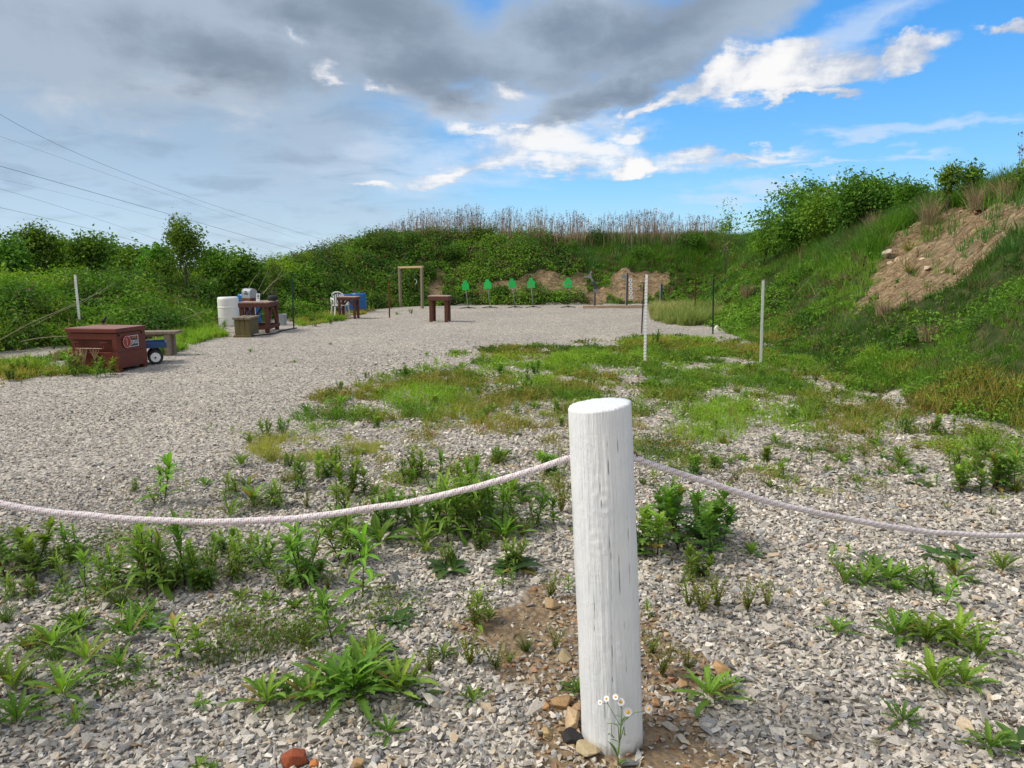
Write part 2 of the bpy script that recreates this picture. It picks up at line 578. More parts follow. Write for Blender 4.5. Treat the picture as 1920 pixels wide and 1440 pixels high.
    T.put(b2.inputs['Height'], T.math('SUBTRACT', cn.outputs[0], T.math('MULTIPLY', cv.outputs['Distance'], 0.35)))
    T.l.new(b1.outputs[0], b2.inputs['Normal'])
    T.l.new(b2.outputs[0], p.inputs['Normal'])
    return m


M_TERR = mat_terrain()
M_LEAF = mat_foliage()
M_DRY = mat_tint('dry_stalk', 0.8, 0.2)
M_STONE = mat_tint('stone', 0.88, 0.2, 0.35, 140)


def simple(name, col, rough=0.6, metal=0.0, spec=0.4, var=0.12, scale=6.0, bump=0.0, bscale=60, stretch=(1, 1, 1), dirt=None, dirt_amt=0.0):
    m, T, p = base_mat(name)
    tc = T.new('ShaderNodeTexCoord')
    mp = T.new('ShaderNodeMapping')
    mp.inputs['Scale'].default_value = stretch
    T.l.new(tc.outputs['Object'], mp.inputs[0])
    n = T.noise(mp.outputs[0], scale, 6, 0.6, 0.2)
    lo = tuple(c * (1 - var) for c in col); hi = tuple(min(1, c * (1 + var)) for c in col)
    c = T.ramp(n.outputs[0], [(0.3, lo), (0.7, hi)])
    if dirt is not None:
        n2 = T.noise(tc.outputs['Object'], scale * 2.3, 6, 0.7, 0.5)
        c = T.mix(T.mr(n2.outputs[0], 0.52, 0.72, 0.0, dirt_amt), c, dirt)
    T.put(p.inputs['Base Color'], c)
    T.put(p.inputs['Roughness'], T.mr(n.outputs[0], 0.3, 0.7, max(rough - 0.08, 0.02), min(rough + 0.08, 1)))
    p.inputs['Metallic'].default_value = metal
    p.inputs['Specular IOR Level'].default_value = spec
    if bump:
        nb = T.noise(mp.outputs[0], bscale, 5, 0.6)
        b = T.new('ShaderNodeBump')
        b.inputs['Strength'].default_value = bump
        b.inputs['Distance'].default_value = 0.006
        T.l.new(nb.outputs[0], b.inputs['Height'])
        T.l.new(b.outputs[0], p.inputs['Normal'])
    return m


# ------------------------------------------------------------------ ground and banks as one welded height field
def build_terrain():
    xs = geo_axis(-14, 13.5, 0.125, -1500, 1500)
    ys = geo_axis(1.0, 36, 0.125, -600, 2500)
    X, Y = np.meshgrid(xs, ys)
    h, d, W, H = terrain(X, Y, True)
    dm = dirt_mask(X, Y)
    # eroded relief of the bare clay: rills running down the slope
    rel = (fbm(X * 2.2 + Y * 0.4, Y * 4.5 - X * 1.2, 31, 5, 0.6) - 0.5)
    h = h + dm * (rel * 0.34 - 0.05)
    far = (np.hypot(X, Y) > 60)
    bank = (d > 0) & ~far
    veg = sstep(d + (fbm(X * 1.5, Y * 1.5, 77, 3) - 0.5) * 1.0, -0.2, 0.12)
    soil = poly_mask(X, Y, SOIL, 0.22, 3.0, 90).astype(float)
    nx, ny = len(xs), len(ys)
    V = np.stack([X, Y, h], -1).reshape(-1, 3)
    idx = np.arange(nx * ny).reshape(ny, nx)
    Q = np.stack([idx[:-1, :-1], idx[:-1, 1:], idx[1:, 1:], idx[1:, :-1]], -1).reshape(-1, 4)
    cd = d.ravel()[Q].mean(1)
    cr = np.hypot(V[:, 0], V[:, 1])[Q].mean(1)
    isb = (cd > 0) & (cr < 60)
    for nm, sel in (('ground', ~isb), ('embankment', isb)):
        q = Q[sel]
        u, inv = np.unique(q.ravel(), return_inverse=True)
        o = new_mesh(nm, V[u], Q=inv.reshape(-1, 4), mat=M_TERR, smooth=True,
                     attrs={'dirt': dm.ravel()[u].astype(float), 'veg': veg.ravel()[u], 'soil': soil.ravel()[u]})
        tag(o, kind='structure')
        if nm == 'ground':
            tag(o, 'level ground of pale crushed gravel')
        else:
            tag(o, 'steep earth bank with bare tan clay patches around the gravel')


build_terrain()


# ------------------------------------------------------------------ crushed stone
def stone_variants(n, npts=8, flat=(1.0, 0.7, 0.42)):
    out = []
    for k in range(n):
        bm = bmesh.new()
        for i in range(npts):
            v = Vector((random.gauss(0, 1), random.gauss(0, 1), random.gauss(0, 1))).normalized()
            s = random.uniform(0.75, 1.15)
            bm.verts.new((v.x * flat[0] * s, v.y * flat[1] * s, v.z * flat[2] * s))
        r = bmesh.ops.convex_hull(bm, input=bm.verts)
        bmesh.ops.delete(bm, geom=list({g for g in r['geom_interior'] + r['geom_unused'] if isinstance(g, bmesh.types.BMVert)}), context='VERTS')
        bmesh.ops.triangulate(bm, faces=bm.faces)
        bm.verts.index_update()
        out.append((np.array([v.co[:] for v in bm.verts]), np.array([[v.index for v in f.verts] for f in bm.faces])))
        bm.free()
    return out


STV = stone_variants(16)


def rotmats(rx, ry, rz):
    cx, sx, cy, sy, cz, sz = np.cos(rx), np.sin(rx), np.cos(ry), np.sin(ry), np.cos(rz), np.sin(rz)
    M = np.empty((len(rx), 3, 3))
    M[:, 0, 0] = cz * cy; M[:, 0, 1] = cz * sy * sx - sz * cx; M[:, 0, 2] = cz * sy * cx + sz * sx
    M[:, 1, 0] = sz * cy; M[:, 1, 1] = sz * sy * sx + cz * cx; M[:, 1, 2] = sz * sy * cx - cz * sx
    M[:, 2, 0] = -sy; M[:, 2, 1] = cy * sx; M[:, 2, 2] = cy * cx
    return M


def scatter_stones(name, Pn, size, tilt, cols, mat, parent=None):
    n = len(Pn)
    var = rng.integers(0, len(STV), n)
    Vs, Ts, Cs = [], [], []
    off = 0
    for k, (v, t) in enumerate(STV):
        s = np.where(var == k)[0]
        if len(s) == 0: continue
        Rm = rotmats(rng.normal(0, tilt, len(s)), rng.normal(0, tilt, len(s)), rng.uniform(0, 6.283, len(s)))
        sc = size[s][:, None, None] * np.array([1, 1, 1.0])[None, None, :]
        vv = np.einsum('nij,vj->nvi', Rm, v) * sc + Pn[s][:, None, :]
        Vs.append(vv.reshape(-1, 3))
        Ts.append((t[None] + (np.arange(len(s)) * len(v))[:, None, None] + off).reshape(-1, 3))
        Cs.append(np.repeat(cols[s], len(v), 0))
        off += len(s) * len(v)
    return new_mesh(name, np.concatenate(Vs), T=np.concatenate(Ts), col=np.concatenate(Cs), mat=mat, parent=parent)


PAL = np.array([(0.56, 0.515, 0.445), (0.48, 0.44, 0.38), (0.41, 0.375, 0.32), (0.31, 0.29, 0.26), (0.19, 0.188, 0.182), (0.66, 0.62, 0.55), (0.47, 0.38, 0.27), (0.33, 0.33, 0.325)])
PALP = np.array([0.17, 0.18, 0.16, 0.15, 0.10, 0.08, 0.06, 0.10])
PALS = np.array([(0.36, 0.26, 0.16), (0.44, 0.34, 0.22), (0.30, 0.21, 0.13), (0.36, 0.31, 0.24), (0.45, 0.42, 0.38), (0.28, 0.25, 0.22), (0.36, 0.20, 0.11)])


def build_gravel():
    Ps, Ss, Cs = [], [], []
    def ring(r0, r1, sp, size, layers, seed):
        xs = np.arange(-0.95 * r1 - 1.8, 0.95 * r1 + 1.8, sp)
        ys = np.arange(0.4, r1, sp)
        for L in range(layers):
            X, Y = np.meshgrid(xs, ys)
            X = X + rng.uniform(-.62, .62, X.shape) * sp; Y = Y + rng.uniform(-.62, .62, Y.shape) * sp
            X = X.ravel(); Y = Y.ravel()
            rr = np.hypot(X, Y) + rng.uniform(-0.35, 0.35, X.shape)
            k = (rr >= r0) & (rr < r1) & (rng.random(X.shape) < 1 - 0.9 * sstep(rr, 9.0, 16)) & (np.abs(X) < Y * 0.80 + 1.7) & (Y > 1.2)
            X = X[k]; Y = Y[k]
            d, H = toe_dist(X, Y)
            k = d < rng.uniform(-0.15, 0.2, len(X))
            X = X[k]; Y = Y[k]
            so = poly_mask(X, Y, SOIL, 0.2, 3.0, 90)
            k = ~(so & (rng.random(len(X)) < 0.28 + 0.55 * sstep(fbm(X * 2.3, Y * 2.3, 14, 3), 0.42, 0.6)))
            X = X[k]; Y = Y[k]; so = so[k]
            n = len(X)
            s = size * np.exp(rng.normal(-0.03, 0.35, n)) * np.where(so, 0.8, 1)
            # the left, driven part of the lot has finer stone
            s = s * (1 - 0.34 * sstep(-X - 0.15 * Y, 0.3, 1.6) * sstep(Y, 3.2, 4.2))
            Z = terrain(X, Y) + s * 0.12 + L * size * 0.42 * rng.uniform(0.1, 1.0, n)
            c = PAL[rng.choice(len(PAL), n, p=PALP)]
            cs = PALS[rng.integers(0, len(PALS), n)]
            so2 = so & (rng.random(n) < 0.62)
            c = np.where(so2[:, None], cs, c)
            st = rng.random(n) < 0.012
            c = np.where(st[:, None], PALS[rng.integers(0, 3, n)], c)
            big = (0.80 + 0.26 * fbm(X * 1.1, Y * 0.7, 55, 4)) * (1 - 0.10 * sstep(-X - 0.15 * Y, 0.3, 1.6))
            c = np.minimum(c * (rng.uniform(0.82, 1.16, n) * big * 1.08)[:, None], 0.8)
            Ps.append(np.stack([X, Y, Z], 1)); Ss.append(s); Cs.append(c)
    ring(1.2, 3.6, 0.0222, 0.0166, 2, 1)
    ring(3.6, 6.2, 0.027, 0.0190, 2, 2)
    ring(6.2, 9.5, 0.036, 0.0205, 1, 3)
    ring(9.5, 16, 0.055, 0.021, 1, 4)
    Pn = np.concatenate(Ps)
    o = scatter_stones('gravel', Pn, np.concatenate(Ss), 0.42, np.concatenate(Cs), M_STONE)
    tag(o, 'loose crushed grey and tan limestone covering the lot', kind='stuff')
    print('stones', len(Pn))


build_gravel()


def build_clods():
    n = 60000
    X = rng.uniform(-7, 15, n); Y = rng.uniform(8, 34, n)
    d, H = toe_dist(X, Y)
    k = (d > 0) & (d < 8)
    X, Y = X[k], Y[k]
    k = dirt_mask(X, Y)
    X, Y = X[k], Y[k]
    r = np.hypot(X, Y)
    n = len(X)
    rel = (fbm(X * 2.2 + Y * 0.4, Y * 4.5 - X * 1.2, 31, 5, 0.6) - 0.5)
    Z = terrain(X, Y) + rel * 0.34 - 0.05
    s = 0.016 * np.clip(r / 16, 0.8, 1.7) * np.exp(rng.normal(0, 0.6, n))
    base = np.array([(0.40, 0.30, 0.18), (0.31, 0.22, 0.13), (0.50, 0.40, 0.27), (0.22, 0.15, 0.09), (0.44, 0.31, 0.17)])[rng.integers(0, 5, n)]
    o = scatter_stones('clay_rubble', np.stack([X, Y, Z], 1), s, 0.6, base * rng.uniform(0.8, 1.15, (n, 1)), M_STONE)
    tag(o, 'crumbled clods and pebbles on the bare clay of the banks', kind='stuff')
    print('clods', n)


build_clods()


# ------------------------------------------------------------------ plant geometry (vectorised)
class Acc:
    def __init__(s):
        s.V = []; s.Q = []; s.T = []; s.C = []; s.n = 0

    def add(s, V, Q=None, T=None, C=(1, 1, 1)):
        V = np.asarray(V, float).reshape(-1, 3)
        C = np.broadcast_to(np.asarray(C, float), (len(V), 3)) if np.ndim(C) == 1 else np.asarray(C, float).reshape(-1, 3)
        s.V.append(V); s.C.append(C)
        if Q is not None and len(Q): s.Q.append(np.asarray(Q) + s.n)
        if T is not None and len(T): s.T.append(np.asarray(T) + s.n)
        s.n += len(V)

    def build(s, name, mat, parent=None, smooth=False, loc=None):
        V = np.concatenate(s.V)
        if loc is not None: V = V - np.array(loc)
        o = new_mesh(name, V, Q=np.concatenate(s.Q) if s.Q else None, T=np.concatenate(s.T) if s.T else None,
                     col=np.concatenate(s.C), mat=mat, parent=parent, smooth=smooth)
        if loc is not None: o.location = loc
        return o


def blades(acc, Pb, L, W, az, lean, curve, col, nseg=3, tipcol=None):
    """grass blades: flat tapering strips that bend over"""
    n = len(Pb)
    t = np.linspace(0, 1, nseg + 1)
    ang = lean[:, None] + curve[:, None] * t[None]           # angle from vertical
    seg = (L / nseg)[:, None]
    hx = np.concatenate([np.zeros((n, 1)), np.cumsum(np.sin(ang[:, :-1]) * seg, 1)], 1)
    vz = np.concatenate([np.zeros((n, 1)), np.cumsum(np.cos(ang[:, :-1]) * seg, 1)], 1)
    ca, sa = np.cos(az)[:, None], np.sin(az)[:, None]
    spine = np.stack([Pb[:, 0:1] + hx * ca, Pb[:, 1:2] + hx * sa, Pb[:, 2:3] + vz], -1)
    tw = az + rng.normal(0, 0.9, n) + math.pi / 2
    side = np.stack([np.cos(tw), np.sin(tw), rng.normal(0, 0.15, n)], -1)[:, None, :]
    w = (W[:, None] * np.clip(1 - t[None] ** 1.6, 0.06, 1))[..., None] * 0.5
    V = np.stack([spine - side * w, spine + side * w], 2).reshape(n, -1, 3)
    m = (nseg + 1) * 2
    q = np.array([[2 * i, 2 * i + 1, 2 * i + 3, 2 * i + 2] for i in range(nseg)])
    Q = (q[None] + (np.arange(n) * m)[:, None, None]).reshape(-1, 4)
    C = np.repeat(np.repeat(col[:, None, :], nseg + 1, 1) if tipcol is None else
                  col[:, None, :] * (1 - t[None, :, None]) + tipcol[:, None, :] * t[None, :, None], 2, 1)
    acc.add(V, Q, C=C.reshape(-1, 3))


def rand_dirs(n, upbias=0.0):
    v = rng.normal(0, 1, (n, 3))
    v[:, 2] += upbias
    return v / np.linalg.norm(v, axis=1, keepdims=True)


def leaf_quads(acc, Pc, nrm, L, W, col):
    """simple pointed leaves, one folded quad each, around points Pc facing nrm"""
    n = len(Pc)
    a = np.cross(nrm, rand_dirs(n))
    a /= np.linalg.norm(a, axis=1, keepdims=True) + 1e-9
    b = np.cross(nrm, a)
    L = L[:, None]; W = W[:, None]
    droop = nrm * L * 0.18
    V = np.stack([Pc - a * L * .5, Pc + b * W * .5 - a * L * 0.06 + droop * 0.4, Pc + a * L * .5 - droop, Pc - b * W * .5 - a * L * 0.06 + droop * 0.4], 1)
    Q = np.arange(n * 4).reshape(-1, 4)
    acc.add(V, Q, C=np.repeat(col, 4, 0))


def leafset(acc, Pb, az, elev, L, W, droop, col, nseg=6, fold=0.35, tooth=0.0, prof=0.8, wave=0.0):
    """detailed leaves: three vertices across, bending downwards along their length"""
    n = len(Pb)
    t = np.linspace(0, 1, nseg + 1)
    ang = elev[:, None] - droop[:, None] * t[None] ** 1.3
    seg = (L / nseg)[:, None]
    hr = np.concatenate([np.zeros((n, 1)), np.cumsum(np.cos(ang[:, :-1]) * seg, 1)], 1)
    vz = np.concatenate([np.zeros((n, 1)), np.cumsum(np.sin(ang[:, :-1]) * seg, 1)], 1)
    azt = az[:, None] + wave * np.sin(t[None] * 3 + az[:, None] * 7)
    ca, sa = np.cos(azt), np.sin(azt)
    spine = np.stack([Pb[:, 0:1] + hr * ca, Pb[:, 1:2] + hr * sa, Pb[:, 2:3] + vz], -1)
    side = np.stack([-np.sin(az), np.cos(az), np.zeros(n)], -1)[:, None, :]
    up = np.stack([-np.sin(ang) * ca, -np.sin(ang) * sa, np.cos(ang)], -1)
    pr = np.sin(np.pi * np.clip(t, 0.03, 0.985) ** prof) ** 0.85
    pr = pr * (1 - tooth * (np.arange(nseg + 1) % 2))
    w = (W[:, None] * pr[None])[..., None] * 0.5
    l = spine - side * w + up * w * fold
    r = spine + side * w + up * w * fold
    V = np.stack([l, spine, r], 2).reshape(n, -1, 3)
    m = (nseg + 1) * 3
    q = []
    for i in range(nseg):
        a = 3 * i
        q += [[a, a + 1, a + 4, a + 3], [a + 1, a + 2, a + 5, a + 4]]
    Q = (np.array(q)[None] + (np.arange(n) * m)[:, None, None]).reshape(-1, 4)
    yl = (rng.random(n) < 0.05)
    col = np.where(yl[:, None], np.array([[0.30, 0.24, 0.06]]) * rng.uniform(0.6, 1.1, (n, 1)), col)
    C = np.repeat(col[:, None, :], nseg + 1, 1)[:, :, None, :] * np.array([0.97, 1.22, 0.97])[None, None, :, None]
    acc.add(V, Q, C=C.reshape(-1, 3))


def tube(acc, pts, rad, col, k=5):
    pts = np.asarray(pts, float)
    n = len(pts)
    rad = np.broadcast_to(rad, (n,))
    tg = np.gradient(pts, axis=0)
    tg /= np.linalg.norm(tg, axis=1, keepdims=True) + 1e-9
    ref = np.array([0.3, 0.2, 0.93]) if abs(tg[:, 2]).mean() < 0.8 else np.array([1.0, 0.1, 0])
    a = np.cross(tg, ref); a /= np.linalg.norm(a, axis=1, keepdims=True) + 1e-9
    b = np.cross(tg, a)
    th = np.arange(k) * 2 * math.pi / k
    V = pts[:, None] + rad[:, None, None] * (np.cos(th)[None, :, None] * a[:, None] + np.sin(th)[None, :, None] * b[:, None])
    q = [[i * k + j, i * k + (j + 1) % k, (i + 1) * k + (j + 1) % k, (i + 1) * k + j] for i in range(n - 1) for j in range(k)]
    acc.add(V.reshape(-1, 3), np.array(q), C=col)


def vary(base, n, amt=0.18, hue=0.12):
    c = np.tile(np.asarray(base, float), (n, 1)) * rng.uniform(1 - amt, 1 + amt, (n, 1))
    y = rng.normal(0, hue, n)
    c[:, 0] *= np.exp(y); c[:, 2] *= np.exp(-y * 0.6)
    return c


G_DARK = (0.052, 0.125, 0.017)
G_MID = (0.095, 0.215, 0.020)
G_BRI = (0.165, 0.305, 0.030)
G_YEL = (0.2, 0.24, 0.03)
G_BLUE = (0.085, 0.195, 0.045)
TAN = (0.36, 0.27, 0.15)
MAUVE = (0.30, 0.215, 0.155)


def mixcol(a, b, f):
    return np.asarray(a)[None] * (1 - f[:, None]) + np.asarray(b)[None] * f[:, None]


# ------------------------------------------------------------------ vegetation carpet on the banks
def build_bank_cover():
    # candidate tuft centres
    N = 420000
    X = rng.uniform(-20, 15.5, N); Y = rng.uniform(0.5, 38, N)
    h, d, W, H = terrain(X, Y, True)
    r = np.hypot(X, Y)
    vis = (np.abs(X) < Y * 0.80 + 2.2)
    edge = (fbm(X * 1.5, Y * 1.5, 77, 3) - 0.5) * 1.0 + 0.12
    k = (d + edge > 0.0) & (d > -0.9) & (d < W + 3.2) & vis
    X, Y, h, d, W, H, r = [a[k] for a in (X, Y, h, d, W, H, r)]
    dm = dirt_mask(X, Y)
    k = ~dm | (rng.random(len(X)) < 0.05 * sstep(fbm(X * 2.5, Y * 2.5, 9, 2), 0.45, 0.6))
    X, Y, h, d, W, H, r, dm = [a[k] for a in (X, Y, h, d, W, H, r, dm)]
    u = rng.random(len(X))
    right = X > 3.0
    back = (Y > 27.5) & (X < 8.5)
    left = ~right & ~back
    tt = d / W
    sp = fbm(X * 0.55, Y * 0.55, 101, 3)                # species map
    tone = fbm(X * 0.9, Y * 0.9, 131, 4)
    lump = fbm(X * 1.1, Y * 1.1, 151, 3)
    print('bank candidates', len(X))
    # ---- grass tufts
    dens = np.where(right, 0.55 + 0.4 * (tt > 0.45), np.where(back, 0.22, 0.25)) * np.clip(13 / r, 0.35, 1.2)
    dens *= np.where(right, np.where((sp > 0.42) | (tt > 0.34), 1.7, 0.9), np.where(sp > 0.52, 1.4, 0.55))
    s = u < dens * 0.42
    acc = Acc()
    def tufts(s, nb, Lb, Wb, colfun):
        Xs, Ys, hs = X[s], Y[s], h[s]
        n = len(Xs)
        sc = np.clip(r[s] / 13, 0.75, 1.7)
        idx = np.repeat(np.arange(n), nb)
        a = rng.uniform(0, 6.283, n * nb)
        rad = rng.uniform(0, 0.10, n * nb) * sc[idx]
        px = Xs[idx] + np.cos(a) * rad; py = Ys[idx] + np.sin(a) * rad
        L = (Lb(s)[idx]) * rng.uniform(0.55, 1.2, n * nb)
        base = colfun(s)[idx] * rng.uniform(0.75, 1.25, (n * nb, 1))
        blades(acc, np.stack([px, py, hs[idx] - 0.03], 1), L, Wb * sc[idx] * rng.uniform(0.7, 1.3, n * nb), a + rng.normal(0, .5, n * nb),
               np.abs(rng.normal(0.12, 0.22, n * nb)), rng.uniform(0.3, 1.5, n * nb), base, 3)
    def glen(s):
        return np.where(right[s], 0.15 + 0.33 * sstep(tt[s], 0.25, 0.75) * (0.6 + 0.8 * lump[s]), np.where(back[s], 0.30, 0.36)) * (0.7 + 0.6 * tone[s])
    def gcol(s):
        f = sstep(tone[s], 0.35, 0.65)
        c = mixcol(G_DARK, G_BRI, f)
        cb = mixcol(G_BLUE, G_MID, f)
        c = np.where((right[s] & (tt[s] > 0.45))[:, None], cb * 1.25, c * np.where(right[s], 1.3, 1.0)[:, None])
        dead = (rng.random(s.sum()) < 0.10 + 0.22 * sstep(fbm(X[s] * 1.3, Y[s] * 1.3, 171, 3), 0.52, 0.68))
        return np.where(dead[:, None], np.asarray(TAN) * 0.62, c)
    tufts(s, 13, glen, 0.011, gcol)
    o = acc.build('bank_grass', M_LEAF)
    tag(o, 'long green and straw-tipped grass growing over the banks', kind='stuff')
    # ---- leafy herbs, brambles and clover
    acc = Acc()
    u2 = rng.random(len(X))
    dens = np.where(right, np.where(sp < 0.46, 0.62, 0.10) * (1 - 0.85 * sstep(tt, 0.25, 0.55)), np.where(back, 0.85, 1.0)) * np.clip(13 / r, 0.35, 1.1)
    s = u2 < dens * 0.34
    Xs, Ys, hs = X[s], Y[s], h[s]
    n = len(Xs); nl = 26
    idx = np.repeat(np.arange(n), nl)
    sc = np.clip(r[s] / 14, 0.6, 1.7)
    R0 = np.where(right[s], 0.09 + 0.16 * lump[s], 0.16 + 0.42 * sstep(lump[s], 0.3, 0.7)) * rng.uniform(0.6, 1.3, n)
    dv = rand_dirs(n * nl, 0.8)
    dv[:, 2] = np.abs(dv[:, 2])
    rad = R0[idx] * rng.uniform(0.55, 1.05, n * nl)
    Pc = np.stack([Xs[idx] + dv[:, 0] * rad * 1.15, Ys[idx] + dv[:, 1] * rad * 1.15, hs[idx] + dv[:, 2] * rad * 1.1 + 0.02], 1)
    nr = dv + rng.normal(0, 0.45, dv.shape); nr[:, 2] += 0.3
    nr /= np.linalg.norm(nr, axis=1, keepdims=True)
    L = np.where(right[s], 0.055, 0.062)[idx] * sc[idx] * rng.uniform(0.6, 1.4, n * nl)
    f = sstep(fbm(Xs * 1.0, Ys * 1.0, 191, 3) + rng.normal(0, 0.06, n), 0.35, 0.65)
    c = mixcol(G_DARK, np.asarray(G_BRI) * 0.92, f)
    yel = (fbm(Xs * 0.7, Ys * 0.7, 221, 3) > 0.56) & (left[s] | (Ys < 12))
    c = np.where(yel[:, None], c * np.array([1.5, 1.2, 0.9]), c)
    brown = rng.random(n) < 0.04 + 0.10 * back[s]
    c = np.where(brown[:, None], np.asarray((0.15, 0.11, 0.06)), c)
    c = c[idx] * rng.uniform(0.7, 1.35, (n * nl, 1))
    leaf_quads(acc, Pc, nr, L, L * rng.uniform(0.38, 0.62, n * nl), c)
    o = acc.build('bank_ground_cover', M_LEAF)
    tag(o, 'leafy brambles and clover matted over the banks', kind='stuff')
    print('herb leaves', n * nl)
    # ---- dead winter stems standing and leaning in the thicket
    acc = Acc()
    u3 = rng.random(len(X))
    s = u3 < np.where(left, 0.018, np.where(back & (tt > 0.5), 0.035, 0.003 * (r > 12)))
    n = s.sum()
    blades(acc, np.stack([X[s], Y[s], h[s]], 1), rng.uniform(0.35, 1.0, n), rng.uniform(0.007, 0.013, n), rng.uniform(0, 6.28, n), np.abs(rng.normal(0.3, 0.35, n)), rng.uniform(0, 0.6, n),
           vary(TAN, n, 0.35) * 0.9, 4)
    o = acc.build('dead_stems', M_DRY)
    tag(o, 'pale dead stems tangled through the green of the banks', kind='stuff')


build_bank_cover()


# ------------------------------------------------------------------ dry reeds on the crest of the far bank
def build_reeds():
    acc = Acc()
    n = 3000
    px = rng.uniform(715, 1345, n)
    X = (px - 960) / FPX * rng.uniform(34.5, 37.0, n)
    Y = 29.6 + 5.6 + rng.uniform(-0.9, 1.6, n)
    X = np.concatenate([X, rng.uniform(10.2, 11.6, 60)]); Y = np.concatenate([Y, rng.uniform(13.6, 15.4, 60)])
    n = len(X)
    env = 0.78 + 0.26 * sstep(fbm(X * 1.6, Y * 0.2, 301, 3), 0.25, 0.6)
    env *= sstep(X, -6.6, -4.0) * 0.65 + 0.35
    env *= 1 - 0.35 * sstep(X, 6, 10)
    env[-60:] = 0.75
    keep = rng.random(n) < env
    X, Y, env = X[keep], Y[keep], env[keep]; n = len(X)
    Z = terrain(X, Y)
    L = env * rng.uniform(0.8, 1.5, n) * 1.1
    az = rng.uniform(0, 6.28, n)
    Pb = np.stack([X, Y, Z], 1)
    col = vary(MAUVE, n, 0.3) * rng.uniform(0.7, 1.3, (n, 1))
    lean = np.abs(rng.normal(0.05, 0.12, n)); cur = rng.uniform(0, 0.25, n)
    blades(acc, Pb, L, rng.uniform(0.014, 0.027, n), az, lean, cur, col, 4)
    # seed heads
    m = rng.random(n) < 0.5
    ang = (lean + cur * 0.5)[m]
    top = Pb[m] + np.stack([np.cos(az[m]) * np.sin(ang), np.sin(az[m]) * np.sin(ang), np.cos(ang)], 1) * (L[m] * 0.93)[:, None]
    idx = np.repeat(np.arange(m.sum()), 7)
    q = top[idx] + rng.normal(0, 1, (len(idx), 3)) * np.array([0.02, 0.02, 0.07])
    leaf_quads(acc, q, rand_dirs(len(idx)), rng.uniform(0.05, 0.10, len(idx)), rng.uniform(0.015, 0.03, len(idx)), vary((0.16, 0.11, 0.08), len(idx), 0.3))
    o = acc.build('dry_reeds', M_DRY)
    tag(o, 'tall dry reeds with dark seed heads along the crest of the far bank', kind='stuff')


build_reeds()


# ------------------------------------------------------------------ grass and weed mats inside the lot
PATCHES = {
    'main': [gp(*p) for p in [(560, 775), (640, 745), (700, 728), (800, 705), (860, 668), (950, 655), (1010, 660), (1130, 648), (1200, 640), (1330, 632), (1400, 640), (1440, 665), (1500, 690),
                              (1560, 720), (1640, 760), (1740, 790), (1790, 815), (1700, 820), (1600, 812), (1500, 800), (1400, 815), (1300, 830), (1230, 850), (1080, 850), (1000, 835), (900, 820), (820, 800), (700, 790), (610, 790)]],
    'yellow': [gp(*p) for p in [(470, 850), (520, 835), (600, 822), (680, 820), (755, 832), (740, 850), (640, 862), (580, 876), (490, 880)]],
    'far': [gp(*p) for p in [(1222, 583), (1300, 583), (1345, 592), (1345, 607), (1290, 612), (1245, 607), (1222, 597)]],
    'left': [gp(*p) for p in [(300, 645), (345, 624), (400, 619), (432, 623), (430, 630), (400, 636), (345, 655), (300, 668)]],
    'leftnear': [gp(*p) for p in [(-30, 690), (60, 672), (150, 665), (205, 690), (170, 705), (100, 705), (30, 712), (-30, 745)]],
    'mid': [gp(*p) for p in [(540, 600), (620, 590), (700, 582), (650, 600), (560, 612)]],
}


